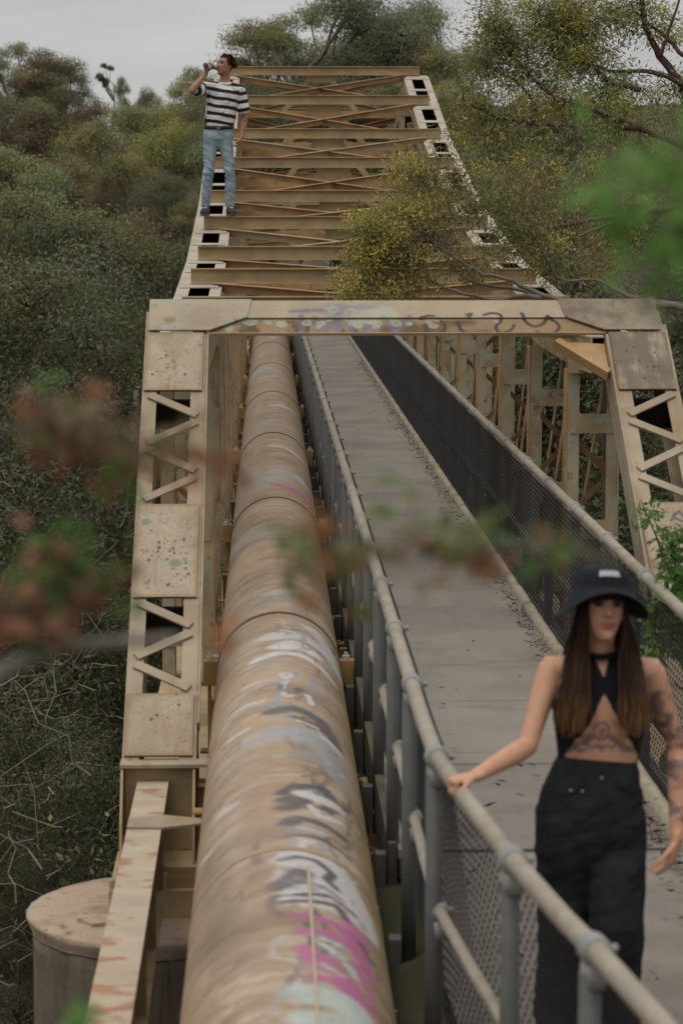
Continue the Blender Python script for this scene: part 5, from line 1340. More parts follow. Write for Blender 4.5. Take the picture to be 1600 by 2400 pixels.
HB = [-.035, -.01, .010, .030, .060, .082, .093, .097, .094, .078, .054, .024]
def head_geo(kw=1.0, jaw=1.0, nz=64, na=72):
    V = []
    zs = np.linspace(HZ[0], HZ[-1], nz)
    for z in zs:
        w = np.interp(z, HZ, HW) * kw; f = np.interp(z, HZ, HF); b = np.interp(z, HZ, HB)
        if z < -0.04: w *= 1 + (jaw - 1) * min(1, (-0.04 - z) / 0.04)
        for j in range(na):
            a = 2 * math.pi * j / na; cx, sy = math.sin(a), math.cos(a)     # sy > 0 is the face side
            x = w * np.sign(cx) * abs(cx) ** 0.88; y = -(f if sy > 0 else b) * (np.sign(sy) * abs(sy) ** 0.92 if sy > 0 else sy)
            if sy > 0.1:
                ax = abs(x); g = lambda u, s: math.exp(-(u / s) ** 2)
                dy = 0
                rz = np.clip((0.030 - z) / 0.050, 0, 1) * (1 if z > -0.022 else max(0, 1 - (-0.022 - z) / 0.010))
                dy += 0.028 * g(x, 0.0075 + 0.006 * rz) * rz
                dy += 0.006 * g(ax - 0.014, 0.006) * g(z + 0.018, 0.008)
                dy -= 0.014 * g(ax - 0.031, 0.015) * g(z - 0.018, 0.011)
                dy += 0.004 * g(z - 0.040, 0.010) * g(ax - 0.025, 0.03)
                dy += 0.0075 * g(x, 0.019) * (g(z + 0.047, 0.0055) + 1.1 * g(z + 0.060, 0.0065)) - 0.004 * g(x, 0.022) * g(z + 0.0535, 0.0028)
                dy += 0.006 * g(x, 0.018) * g(z + 0.095, 0.013) - 0.004 * g(x, 0.02) * g(z + 0.075, 0.006)
                dy += 0.006 * g(ax - 0.046, 0.015) * g(z + 0.006, 0.016)
                y -= dy
            V.append((x, y, z))
    Fq = [(i * na + j, i * na + (j + 1) % na, (i + 1) * na + (j + 1) % na, (i + 1) * na + j) for i in range(nz - 1) for j in range(na)]
    Fq += [tuple(range(na - 1, -1, -1)), tuple((nz - 1) * na + j for j in range(na))]
    return np.array(V), Fq
def unit(v): v = np.array(v, float); return v / np.linalg.norm(v)
def hand_geo(wrist, dirv, palm_n, thumb_s, sc=1.0, curls=((25, 30, 20),) * 4, spread=0.10, thumb=(0.75, 0.55, 35, 25), flat=None):
    """palm, four fingers of unequal length and a thumb off the side of the palm"""
    d = unit(dirv); s = np.array(thumb_s, float); s = unit(s - d * (s @ d)); n = np.cross(d, s); n = n if n @ np.array(palm_n) > 0 else -n
    w = np.array(wrist, float); parts = []
    kn = w + d * 0.088 * sc
    parts.append(closed_tube([w - d * 0.015, w + d * 0.02 * sc, w + d * 0.055 * sc, kn], [(0.026 * sc, 0.019 * sc), (0.031 * sc, 0.017 * sc), (0.040 * sc, 0.016 * sc), (0.040 * sc, 0.012 * sc)], s, 16))
    for i, (off, ln) in enumerate(((0.030, 0.95), (0.0105, 1.06), (-0.0095, 1.0), (-0.028, 0.80))):
        b = kn - d * 0.012 + s * off * sc; dv = unit(d + s * off * spread * 20 * 0.5); ax = s; pts = [b]; c = dv.copy(); ang = 0
        for L_, cu in zip((0.043, 0.026, 0.021), curls[i]):
            ang += math.radians(cu); c = dv * math.cos(ang) + n * math.sin(ang); pts.append(pts[-1] + c * L_ * ln * sc)
        parts.append(closed_tube(pts, [0.0092 * sc, 0.0088 * sc, 0.0078 * sc, 0.0066 * sc], s, 10))
    tb = w + d * 0.022 * sc + s * 0.022 * sc; td = unit(d * thumb[1] + s * thumb[0] + n * 0.25); pts = [tb, tb + td * 0.035 * sc]; c = td
    for L_, cu in zip((0.034, 0.027), thumb[2:]):
        c = unit(c * math.cos(math.radians(cu)) + (d * 0.6 + n * 0.6) * math.sin(math.radians(cu))); pts.append(pts[-1] + c * L_ * sc)
    parts.append(closed_tube(pts, [0.0135 * sc, 0.0115 * sc, 0.0102 * sc, 0.0078 * sc], n, 10))
    return parts
def merge(parts):
    V = []; Fq = []; n = 0
    for v, f in parts:
        V.append(np.asarray(v)); Fq += [tuple(i + n for i in q) for q in f]; n += len(v)
    return np.concatenate(V), Fq
def remesh(name, parts, voxel, smooth=4, fac=0.5):
    V, Fq = merge(parts)
    me = bpy.data.meshes.new(name + '_raw'); me.from_pydata([tuple(v) for v in V], [], Fq)
    bm = bmesh.new(); bm.from_mesh(me); bmesh.ops.recalc_face_normals(bm, faces=bm.faces); bm.to_mesh(me); bm.free()
    o = bpy.data.objects.new(name + '_raw', me); col.objects.link(o)
    m = o.modifiers.new('r', 'REMESH'); m.mode = 'VOXEL'; m.voxel_size = voxel; m.use_smooth_shade = True
    if smooth:
        sm = o.modifiers.new('s', 'SMOOTH'); sm.iterations = smooth; sm.factor = fac
    dg = bpy.context.evaluated_depsgraph_get(); dg.update()
    out = bpy.data.meshes.new_from_object(o.evaluated_get(dg)); out.name = name
    bpy.data.objects.remove(o); bpy.data.meshes.remove(me)
    out.polygons.foreach_set('use_smooth', np.ones(len(out.polygons), dtype=bool))
    return out
def coords(me):
    a = np.zeros(len(me.vertices) * 3, dtype=np.float32); me.vertices.foreach_get('co', a); return a.reshape(-1, 3).astype(float)
def normals(me):
    a = np.zeros(len(me.vertices) * 3, dtype=np.float32); me.vertices.foreach_get('normal', a); return a.reshape(-1, 3).astype(float)
def set_paint(me, c, m):
    a = me.attributes.new('paint', 'FLOAT_COLOR', 'POINT'); q = np.ones((len(c), 4), dtype=np.float32); q[:, :3] = c; a.data.foreach_set('color', q.ravel())
    me.materials.clear(); me.materials.append(m)
def shell(name, me, keep_v, off, m, tube_thick=0.0):
    """garment cut from the body surface: faces whose corners are all kept, pushed out along the normals"""
    co, no = coords(me), normals(me)
    nf = len(me.polygons); lv = np.zeros(len(me.loops), dtype=np.int32); me.loops.foreach_get('vertex_index', lv)
    tot = np.zeros(nf, dtype=np.int32); me.polygons.foreach_get('loop_total', tot); st = np.zeros(nf, dtype=np.int32); me.polygons.foreach_get('loop_start', st)
    F4 = [tuple(lv[s:s + t]) for s, t in zip(st, tot)]
    F4 = [f for f in F4 if all(keep_v[i] for i in f)]
    used = sorted({i for f in F4 for i in f}); mp = {v: i for i, v in enumerate(used)}
    V = co[used] + no[used] * off
    out = bpy.data.meshes.new(name); out.from_pydata([tuple(v) for v in V], [], [tuple(mp[i] for i in f) for f in F4])
    out.polygons.foreach_set('use_smooth', np.ones(len(out.polygons), dtype=bool)); out.materials.append(m)
    return out, V
M['skin'] = mat('skin', (0.45, 0.25, 0.17), 0.5, 0.06, 14.0, attr='paint', spec=0.35)
for _m in (M['skin'],):
    _m.node_tree.nodes['Principled BSDF'].inputs['Subsurface Weight'].default_value = 0.08
    _m.node_tree.nodes['Principled BSDF'].inputs['Subsurface Radius'].default_value = (0.02, 0.008, 0.005)
M['blackcloth'] = mat('black knit', (0.011, 0.011, 0.012), 0.9, 0.25, 30.0, bump=0.3, bs=260, spec=0.15)
M['blackdenim'] = mat('black denim', (0.022, 0.022, 0.024), 0.9, 0.3, 16.0, [((0.045, 0.045, 0.049), 6.0, 0.5, 0.75, 0.6)], 0.5, 160, spec=0.15)
M['hatcloth'] = mat('black hat canvas', (0.015, 0.017, 0.021), 0.9, 0.2, 20.0, bump=0.4, bs=240, spec=0.2)
M['patch'] = mat('white stitched patch', (0.42, 0.42, 0.46), 0.8, 0.12, 90.0)
M['hair'] = mat('hair', (0.05, 0.03, 0.02), 0.6, 0.2, 60.0, attr='paint', spec=0.12)
M['eye'] = mat('eye white', (0.6, 0.58, 0.55), 0.2, 0.0)
M['iris'] = mat('dark iris', (0.03, 0.018, 0.012), 0.15, 0.0, spec=0.5)
M['silver'] = mat('silver metal', (0.32, 0.32, 0.31), 0.3, 0.0, metal=0.9)
M['stripe'] = mat('striped cotton', (0.5, 0.5, 0.5), 0.9, 0.06, 20.0, bump=0.3, bs=120, attr='paint')
M['denim'] = mat('washed blue denim', (0.27, 0.345, 0.39), 0.85, 0.12, 9.0, [((0.40, 0.48, 0.52), 4.0, 0.5, 0.75, 0.7), ((0.12, 0.18, 0.24), (5, 5, 14), 0.52, 0.68, 0.75)], 0.4, 120)
M['belt'] = mat('black leather belt', (0.03, 0.027, 0.025), 0.5, 0.2, 20.0)
M['shoe'] = mat('grey suede', (0.035, 0.032, 0.031), 0.8, 0.25, 14.0)
M['sole'] = mat('grey rubber sole', (0.10, 0.095, 0.092), 0.8, 0.2, 10.0)
M['lace'] = mat('white lace', (0.6, 0.58, 0.55), 0.8, 0.1, 10.0)
M['glass'] = mat('dark brown bottle glass', (0.028, 0.016, 0.010), 0.08, 0.1, 10.0, spec=0.9)
M['label'] = mat('pale bottle label', (0.55, 0.52, 0.5), 0.6, 0.05, 10.0)
M['foil'] = mat('dark foil', (0.05, 0.045, 0.06), 0.35, 0.1, 10.0, metal=0.3)
def head_xf(c, yaw, pitch, roll=0.0, sc=1.0):
    return Matrix.Translation(Vector(c)) @ Matrix.Rotation(yaw, 4, 'Z') @ Matrix.Rotation(roll, 4, 'Y') @ Matrix.Rotation(pitch, 4, 'X') @ Matrix.Scale(sc, 4)
def xf(Mx, V): A = np.array(Mx); return np.asarray(V) @ A[:3, :3].T + A[:3, 3]
def inv_xf(Mx, V): return xf(Mx.inverted(), V)
def face_paint(h, c, lips, brow, stub=0.0, kw=1.0):
    ax = np.abs(h[:, 0]); fr = h[:, 1] < -0.03; z = h[:, 2]
    G_ = lambda u, s: np.exp(-(u / s) ** 2)
    def put(k, colr, op=1.0):
        k = np.clip(k, 0, 1)[:, None] * op; c[:] = c * (1 - k) + np.array(colr) * k
    put(fr * G_(h[:, 0], 0.025) * 1.15 * (G_(z + 0.047, 0.007) + G_(z + 0.060, 0.0095)), lips, 0.95)
    put(fr * G_(h[:, 0], 0.024) * G_(z + 0.0535, 0.0025), (0.10, 0.04, 0.035), 0.8)
    put(fr * G_(ax - 0.046, 0.018) * G_(z + 0.012, 0.018), (0.50, 0.22, 0.17), 0.35)
    put(fr * (ax > 0.010) * (ax < 0.052) * G_(z - 0.038 + np.abs(ax - 0.035) * 0.12, 0.0055), brow, 0.85)
    put(fr * (ax > 0.014) * (ax < 0.050) * G_(z - 0.0215 + np.abs(ax - 0.032) * 0.25, 0.0035), (0.03, 0.02, 0.015), 0.85)
    put(fr * (ax > 0.017) * (ax < 0.047) * G_(z - 0.0145, 0.0055), (0.09, 0.05, 0.035), 0.7)
    put(fr * G_(ax - 0.009, 0.004) * G_(z + 0.025, 0.0035), (0.10, 0.04, 0.03), 0.8)
    if stub: put(fr * ((z < -0.035) & (z > -0.13)) * (0.5 + 0.5 * sstep(-0.04, -0.07, -z * 0 + z)), (0.16, 0.10, 0.075), stub)
    return c

# ---- the woman by the near railing (local frame: x right in the photo, y away, z up)
WR = np.array((1.13, 8.1, 0.0))
hx = head_xf((0.012, -0.02, 1.553), R(6), R(-7), R(3), 0.98)
parts = []
hv, hf = head_geo(0.96, 0.92); parts.append((xf(hx, hv), hf))
for s in (-1, 1): parts.append(ball(xf(hx, [(s * 0.071, 0.012, 0.0)])[0], (0.010, 0.018, 0.030), 12))
parts.append(closed_tube([(0.004, 0.03, 1.33), (0.005, 0.012, 1.40), (0.010, 0.0, 1.48)], [(0.062, 0.055), (0.047, 0.05), (0.048, 0.05)]))
parts.append(closed_tube([(-0.020, 0.0, 0.82), (-0.016, 0.0, 0.88), (-0.004, 0.0, 0.97), (0.004, 0.0, 1.03), (0.008, 0.0, 1.10), (0.010, -0.002, 1.18), (0.010, 0.0, 1.25), (0.010, 0.008, 1.32), (0.008, 0.018, 1.362)],
    [(0.165, 0.110), (0.165, 0.112), (0.143, 0.095), (0.134, 0.088), (0.145, 0.092), (0.158, 0.100), (0.163, 0.100), (0.150, 0.080), (0.095, 0.055)], (1, 0, 0), 32))
for s in (-1, 1): parts.append(ball((0.010 + s * 0.078, -0.078, 1.205), (0.064, 0.055, 0.064), 18))
SR, ER, WRI = np.array((-0.160, 0.012, 1.335)), np.array((-0.252, -0.12, 1.098)), np.array((-0.445, -0.345, 1.052))
SL, EL, WLI = np.array((0.188, 0.012, 1.325)), np.array((0.285, 0.03, 1.055)), np.array((0.262, -0.115, 0.775))
for S0, E0, W0 in ((SR, ER, WRI), (SL, EL, WLI)):
    sgn = np.sign(S0[0])
    parts.append(closed_tube([(0.01 + sgn * 0.08, 0.015, 1.338), S0 + (0, 0, 0.004), S0 + (E0 - S0) * 0.18], [(0.045, 0.050), (0.050, 0.048), (0.045, 0.045)], (0, 1, 0)))
    parts.append(closed_tube([S0, S0 + (E0 - S0) * 0.3, S0 + (E0 - S0) * 0.7, E0], [0.046, 0.043, 0.036, 0.034]))
    d = W0 - E0
    parts.append(closed_tube([E0 - d * 0.02, E0 + d * 0.22, E0 + d * 0.6, W0], [0.034, 0.038, 0.031, (0.026, 0.021)]))
# right hand closes over the handrail, left hand hangs relaxed
parts += hand_geo(WRI, (-0.93, -0.22, -0.12), (0, 0, -1), (0.1, -1, 0.0), 0.95, ((62, 62, 40), (60, 66, 42), (60, 66, 42), (66, 62, 40)), 0.06, (0.62, 0.62, 40, 42))
parts += hand_geo(WLI, (-0.22, -0.12, -0.97), (-0.85, 0.3, 0.2), (-0.45, -0.9, 0.0), 0.95, ((22, 30, 22), (28, 36, 25), (34, 40, 28), (40, 42, 28)), 0.10, (0.55, 0.8, 18, 15))
HIPS = ((-0.105, 0.0, 0.80), (0.075, 0.0, 0.80)); KN = ((-0.098, 0.03, 0.46), (0.064, -0.10, 0.47)); AN = ((-0.100, 0.12, 0.09), (0.066, -0.04, 0.09))
for h0, k0, a0 in zip(HIPS, KN, AN):
    parts.append(closed_tube([h0, (np.array(h0) + k0) / 2, k0, (np.array(k0) + a0) / 2, a0], [0.074, 0.062, 0.050, 0.048, 0.036]))
    parts.append(closed_tube([np.array(a0) + (0, 0.03, -0.035), np.array(a0) + (0, -0.06, -0.055), np.array(a0) + (0, -0.13, -0.065)], [(0.032, 0.035), (0.040, 0.028), (0.034, 0.02)]))
body = remesh('body', parts, 0.0042, 5, 0.5)
co = coords(body); nb = vnoise(co[:, [0, 2]] * 60, 51)
skinc = np.tile(np.array((0.53, 0.285, 0.18)), (len(co), 1)) * (0.94 + 0.12 * nb[:, None])
hl = inv_xf(hx, co); isface = (hl[:, 2] > -0.125) & (np.abs(hl[:, 0]) < 0.09) & (hl[:, 1] < 0.12) & (co[:, 2] > 1.42)
fc = face_paint(hl[isface], skinc[isface].copy(), (0.36, 0.085, 0.075), (0.05, 0.03, 0.02)); skinc[isface] = fc
# tattoos: a winged motif on the midriff, a sleeve on the left arm
INKB = np.array((0.07, 0.075, 0.085))
Pt = Paint(np.stack([co[:, 0], co[:, 2]], 1), skinc)
frontm = (co[:, 1] < -0.04) & (np.abs(co[:, 0]) < 0.15) & (co[:, 2] < 1.22) & (co[:, 2] > 1.0)
nt_ = vnoise(co[:, [0, 2]] * 95, 52)
for pts, w, c_ in (([(-0.022, 1.155), (-0.008, 1.172), (0.012, 1.174), (0.026, 1.158), (0.028, 1.135), (0.012, 1.115), (-0.008, 1.115), (-0.022, 1.135), (-0.022, 1.155)], 0.010, INKB), ([(0.002, 1.145), (0.006, 1.132)], 0.026, (0.20, 0.08, 0.08)), ([(0.012, 1.15)], 0.01, INKB),
                   ([(-0.03, 1.125), (-0.055, 1.105), (-0.085, 1.085), (-0.11, 1.07)], 0.022, INKB), ([(0.034, 1.125), (0.06, 1.105), (0.09, 1.085), (0.115, 1.068)], 0.022, INKB), ([(-0.05, 1.10), (-0.03, 1.085), (-0.005, 1.095), (0.004, 1.075), (0.015, 1.095), (0.04, 1.085), (0.06, 1.10)], 0.014, INKB), ([(-0.08, 1.085), (-0.07, 1.07), (-0.05, 1.08)], 0.012, INKB), ([(0.07, 1.085), (0.08, 1.068), (0.10, 1.075)], 0.012, INKB)):
    Pt.stroke(pts, w, c_, 0.5, 0.8, frontm * np.clip(0.2 + 1.3 * nt_, 0, 1))
armd = (EL - SL); ta = ((co - SL) @ armd) / (armd @ armd); ford = (WLI - EL); tf = ((co - EL) @ ford) / (ford @ ford)
da = np.linalg.norm(co - (SL + np.clip(ta, 0, 1)[:, None] * armd), axis=1); df = np.linalg.norm(co - (EL + np.clip(tf, 0, 1)[:, None] * ford), axis=1)
onarm = ((da < 0.062) & (ta > 0.12)) | ((df < 0.055) & (tf > -0.1) & (tf < 0.97))
q1 = vnoise(np.stack([co[:, 0] * 26 + co[:, 1] * 17, co[:, 2] * 24], 1), 53); q2 = vnoise(np.stack([co[:, 0] * 50 + 9, co[:, 2] * 55 + co[:, 1] * 40], 1), 54)
Pt.fill(onarm * sstep(0.47, 0.58, q1) * (0.6 + 0.4 * sstep(0.4, 0.6, q2)), INKB, 0.82)
Pt.fill(onarm * sstep(0.60, 0.68, q2), (0.24, 0.08, 0.07), 0.6)
set_paint(body, Pt.c, M['skin'])
woman = tag(empty('person', tuple(WR)), 'woman in black bucket hat, halter top and jeans holding the handrail', 'person')
def wlink(name, me, par=None):
    o = bpy.data.objects.new(name, me); col.objects.link(o); o.parent = par or woman; return o
wbody = wlink('body', body)
ct = co - np.array((0.010, 0, 0)); ax_ = np.abs(ct[:, 0])
on_torso = (da > 0.058) | (ta < 0.05) | (co[:, 0] < 0.17)
inside_arms = (np.abs(ct[:, 0]) < 0.185)
cut = ax_ < np.clip((1.268 - co[:, 2]) / (1.268 - 1.050), 0, 9) * 0.122 + (co[:, 2] < 1.268) * 0.001
cut = cut & (co[:, 2] < 1.268) & (co[:, 1] < -0.01)
upper = np.interp(ax_, [0.0, 0.030, 0.060, 0.135, 0.178], [1.372, 1.405, 1.40, 1.262, 1.228])
strap = (co[:, 2] > 1.268) & (ax_ > np.clip((co[:, 2] - 1.330) * 0.42, 0, 1))
keep = (co[:, 1] < 0.03) & inside_arms & (co[:, 2] > 0.985) & (co[:, 2] < upper) & ~cut & ((co[:, 2] < 1.268) | strap)
keep |= (co[:, 1] >= 0.03) & inside_arms & (co[:, 2] > 0.985) & (co[:, 2] < 1.17)
arm_r = np.linalg.norm(co - (SR + np.clip(((co - SR) @ (ER - SR)) / ((ER - SR) @ (ER - SR)), 0, 1)[:, None] * (ER - SR)), axis=1)
keep &= ~((arm_r < 0.052) & (co[:, 0] < -0.165)) & ~((da < 0.052) & (co[:, 0] > 0.19))
top_me, _ = shell('halter_top', body, keep, 0.0045, M['blackcloth'])
wlink('halter_top', top_me)
# collar band round the neck
q = MB()
ring = [(0.008 + 0.058 * math.sin(a), 0.008 - 0.058 * math.cos(a), 1.392 + 0.018 * (1 - math.cos(a)) * 0.5) for a in np.linspace(0, 2 * math.pi, 25)]
q.tube(ring, 0.011, 8); wlink('collar', q.mesh('collar', M['blackcloth'], True))
# jeans
jp = [closed_tube([(-0.018, 0, 0.725), (-0.020, 0, 0.77), (-0.018, 0, 0.84), (-0.012, 0, 0.91), (-0.002, 0, 0.97), (0.002, 0.0, 1.004)], [(0.150, 0.105), (0.184, 0.124), (0.190, 0.128), (0.174, 0.120), (0.156, 0.108), (0.148, 0.101)], (1, 0, 0), 32)]
for (h0, k0, a0), s in zip(zip(HIPS, KN, AN), (-1, 1)):
    h0, k0, a0 = map(np.array, (h0, k0, a0))
    jp.append(closed_tube([h0 + (0, 0, 0.02), h0 + (0, 0, -0.09), (h0 + k0) / 2, k0, (k0 + a0) / 2, a0 + (0, 0, 0.0)], [(0.104, 0.118), (0.103, 0.110), (0.101, 0.102), (0.095, 0.094), (0.092, 0.095), (0.096, 0.10)]))
jeans = remesh('jeans', jp, 0.006, 5, 0.5)
jc = coords(jeans); jn = normals(jeans)
wr = (vnoise(np.stack([jc[:, 0] * 9 + jc[:, 2] * 7, jc[:, 2] * 22 - jc[:, 0] * 12], 1), 57) - 0.5) * 0.015 + (vnoise(jc[:, [0, 2]] * 40, 58) - 0.5) * 0.0015
wr *= sstep(0.99, 0.90, jc[:, 2])
jc2 = jc + jn * wr[:, None]; jeans.vertices.foreach_set('co', jc2.astype(np.float32).ravel()); jeans.update()
jeans.materials.clear(); jeans.materials.append(M['blackdenim'])
jo = wlink('jeans', jeans)
for rx, rz in ((-0.100, 0.940), (-0.062, 0.940), (0.004, 0.984)):
    q = MB(); q.lathe([(0.0065, 0), (0.005, 0.003), (0.001, 0.004)], (0, 0, 0), 8); q.v = [(a, -c, b) for a, b, c in q.v]
    yy = jc[(np.abs(jc[:, 0] - rx) < 0.01) & (np.abs(jc[:, 2] - rz) < 0.012)][:, 1].min()
    o = wlink('rivet', q.mesh('rivet', M['silver'], True), jo); o.location = (rx, yy, rz)
for s in (-1, 1):                                       # pocket seams and fly as raised stitching
    pts = [(s * 0.05, 0.985), (s * 0.065, 0.955), (s * 0.10, 0.932), (s * 0.14, 0.925)]
    q = MB(); P3 = []
    for a, b in pts:
        near = jc2[(np.abs(jc2[:, 0] - a) < 0.012) & (np.abs(jc2[:, 2] - b) < 0.012)]
        P3.append((a, (near[:, 1].min() if len(near) else -0.1) - 0.001, b))
    q.tube(P3, 0.0022, 5); wlink('pocket_seam', q.mesh('pocket_seam', M['blackdenim'], True), jo)
for a0 in AN:
    a0 = np.array(a0)
    bt = remesh('boot', [closed_tube([a0 + (0, 0.035, -0.05), a0 + (0, -0.06, -0.055), a0 + (0, -0.15, -0.065)], [(0.040, 0.042), (0.047, 0.034), (0.040, 0.026)]), closed_tube([a0 + (0, 0.01, -0.04), a0 + (0, 0.01, 0.08)], [0.045, 0.047])], 0.007, 3)
    bt.materials.clear(); bt.materials.append(M['belt']); bo = wlink('boot', bt)
    q = MB(); q.box(a0[0] - 0.046, a0[0] + 0.046, a0[1] - 0.185, a0[1] + 0.08, -0.0, 0.022); wlink('sole', q.mesh('sole', M['belt']), bo)
# ring on the hand
# eyes
for s in (-1, 1):
    c = xf(hx, [(s * 0.0315, -0.0665, 0.0165)])[0]
    q = MB(); q.lathe([(0.004, -0.011), (0.010, -0.006), (0.0115, 0.0), (0.010, 0.006), (0.004, 0.011)], (0, 0, 0), 14); q.v = [(a, c_, b) for a, b, c_ in q.v]
    e = wlink('eye', q.mesh('eye', M['iris'], True), wbody); e.location = c
# bucket hat
hat = MB(); Hm = hx @ Matrix.Translation((0, 0.006, 0))
n = 72; Vh = []
prof = [(0.010, 0.150), (0.045, 0.148), (0.070, 0.141), (0.086, 0.128), (0.094, 0.110), (0.0985, 0.088), (0.1005, 0.078), (0.106, 0.074), (0.130, 0.068), (0.160, 0.060), (0.173, 0.055), (0.171, 0.050), (0.128, 0.060), (0.1015, 0.068)]
for r_, z in prof:
    for k in range(n):
        a = 2 * math.pi * k / n; sx, sy = math.sin(a), -math.cos(a)
        fl = np.clip((r_ - 0.100) / 0.06, 0, 1)
        drop = fl * (0.088 * sx * sx - 0.010 * max(0, -sy) ** 2 + 0.040 * max(0, sy) ** 2 + 0.005 * math.sin(3 * a + 1))
        wob = 0.002 * math.sin(5 * a + r_ * 60)
        ry = r_ * (1.10 if r_ < 0.101 else 1.06); rx_ = r_ * (0.99 - 0.05 * fl)
        Vh.append(((rx_ + wob) * sx, (ry + wob) * sy + 0.006, z - drop))
Fh = [(i * n + k, i * n + (k + 1) % n, (i + 1) * n + (k + 1) % n, (i + 1) * n + k) for i in range(len(prof) - 1) for k in range(n)]
Fh.append(tuple(range(n)))
hat.add(xf(Hm, Vh), Fh); ho = wlink('bucket_hat', hat.mesh('bucket_hat', M['hatcloth'], True))
q = MB(); pv = []; pf = []; ku = 26
rw = np.random.default_rng(5)
for i in range(ku + 1):
    u = -1 + 2 * i / ku; a = u * 0.40 - 0.02
    bl = 0.0 if (i % 5) else 0.002
    for z in (0.112 + bl, 0.132 - bl):
        r_ = np.interp(z, [0.088, 0.110, 0.130, 0.146], [0.0985, 0.094, 0.086, 0.070]) + 0.0035
        pv.append((r_ * 0.99 * math.sin(a), -r_ * 1.10 * math.cos(a) + 0.006, z + 0.003 * (1 - u * u)))
pf = [(2 * i, 2 * i + 2, 2 * i + 3, 2 * i + 1) for i in range(ku)]
q.add(xf(Hm, pv), pf); wlink('hat_patch', q.mesh('hat_patch', M['patch'], False), ho)
# long straight hair with lighter ends
g_ = np.random.default_rng(90)
def hair(name, strands, width, par, colfn, seg):
    V = []; Fq = []; Cc = []; nn = 0
    for P in strands:
        P = np.asarray(P); t = np.linspace(0, 1, len(P)); tt = np.linspace(0, 1, seg)
        Q = np.stack([np.interp(tt, t, P[:, k]) for k in range(3)], 1)
        for _ in range(2): Q[1:-1] = (Q[:-2] + 2 * Q[1:-1] + Q[2:]) / 4
        sd = g_.normal(size=3) * np.array([1, 0.5, 0.1]); sd /= np.linalg.norm(sd)
        w = width * g_.uniform(0.6, 1.3); jc_ = g_.uniform(0.5, 1.55)
        for i in range(seg):
            ww = w * (1 - 0.65 * max(0, tt[i] - 0.7) / 0.3) * 0.5
            V += [Q[i] - sd * ww, Q[i] + sd * ww]; c_ = colfn(tt[i], Q[i]) * jc_; Cc += [c_, c_]
            if i: Fq.append((nn + 2 * i - 2, nn + 2 * i - 1, nn + 2 * i + 1, nn + 2 * i))
        nn += 2 * seg
    me = np_mesh(name, np.array(V), np.array(Fq), M['hair'], True, {'paint': np.array(Cc)})
    o = bpy.data.objects.new(name, me); col.objects.link(o); o.parent = par; return o
strands = []
for i in range(2300):
    s = -1 if g_.random() < 0.5 else 1; u = g_.random(); lay = g_.random()
    if u < 0.70:                                          # curtains in front of the shoulders
        f = g_.random()
        r0 = xf(hx, [(s * (0.062 + 0.012 * f), -0.045 + 0.075 * f, 0.050)])[0]
        r1 = xf(hx, [(s * (0.064 + 0.020 * f + 0.008 * lay), -0.060 + 0.075 * f, -0.02)])[0]
        x2 = 0.010 + s * (0.055 + 0.072 * f + 0.008 * g_.normal()); y2 = -0.085 + 0.05 * f - 0.02 * lay
        x3 = 0.010 + s * (0.060 + (0.018 if s < 0 else 0.004) + 0.068 * f + 0.012 * g_.normal()); y3 = -0.135 + 0.015 * f - 0.025 * lay
        ze = 1.185 + 0.026 * g_.normal() + 0.015 * f
        strands.append([r0, r1, (0.5 * (r1[0] + x2), -0.075 + 0.06 * f, 1.44), (x2, y2, 1.345), (x3, y3, 1.26), (x3 + 0.006 * g_.normal(), y3 + 0.006, ze)])
    elif u < 0.90:                                        # behind the neck and shoulders
        x0 = g_.uniform(-1, 1)
        r0 = xf(hx, [(0.072 * x0, 0.055 + 0.03 * (1 - abs(x0)), 0.04)])[0]
        strands.append([r0, (0.01 + 0.085 * x0, 0.095, 1.47), (0.01 + 0.125 * x0, 0.110, 1.36), (0.01 + 0.135 * x0 + 0.01 * g_.normal(), 0.115, 1.20 + 0.03 * g_.normal())])
    else:                                                 # fringe
        x0 = g_.uniform(-1, 1)
        P = [(0.055 * x0, -0.080 + 0.028 * abs(x0), 0.080), (0.060 * x0, -0.101 + 0.030 * abs(x0), 0.052), (0.063 * x0 + 0.003 * g_.normal(), -0.100 + 0.034 * abs(x0), 0.036 - 0.014 * abs(x0) + 0.004 * g_.normal())]
        strands.append(list(xf(hx, P)))
DKB, GLD = np.array((0.042, 0.021, 0.013)), np.array((0.165, 0.085, 0.035))
def wcol(t, p):
    k = float(np.clip((1.295 - p[2]) / 0.11, 0, 1)); k = k * k * (3 - 2 * k)
    return DKB * (1 - k) + GLD * k
hair('hair', strands, 0.0052, woman, wcol, 12)

# ---- the man drinking on the top chord
MY = 28.78
mz = h_strut(28.9) + 0.002
MR = np.array((at_y(512, 503, MY)[0], MY, mz))
man = tag(empty('person', tuple(MR)), 'man in striped T-shirt and light blue jeans drinking atop the truss', 'person')
def mlink(name, me, par=None):
    o = bpy.data.objects.new(name, me); col.objects.link(o); o.parent = par or man; return o
mh = head_xf((0.090, 0.0, 1.745), R(-52), R(-8), R(2), 1.06)
parts = []
hv, hf = head_geo(1.02, 1.10); parts.append((xf(mh, hv), hf))
for s in (-1, 1): parts.append(ball(xf(mh, [(s * 0.074, 0.014, -0.002)])[0], (0.010, 0.019, 0.033), 12))
parts.append(closed_tube([(0.082, 0.03, 1.50), (0.086, 0.018, 1.58), (0.092, 0.010, 1.68)], [(0.075, 0.068), (0.060, 0.060), (0.058, 0.060)]))
parts.append(closed_tube([(0.003, 0, 0.96), (0.02, 0, 1.05), (0.04, 0, 1.18), (0.06, 0, 1.32), (0.07, 0.0, 1.43), (0.078, 0.012, 1.53)], [(0.150, 0.10), (0.150, 0.10), (0.155, 0.10), (0.170, 0.11), (0.170, 0.10), (0.10, 0.07)], (1, 0, 0), 28))
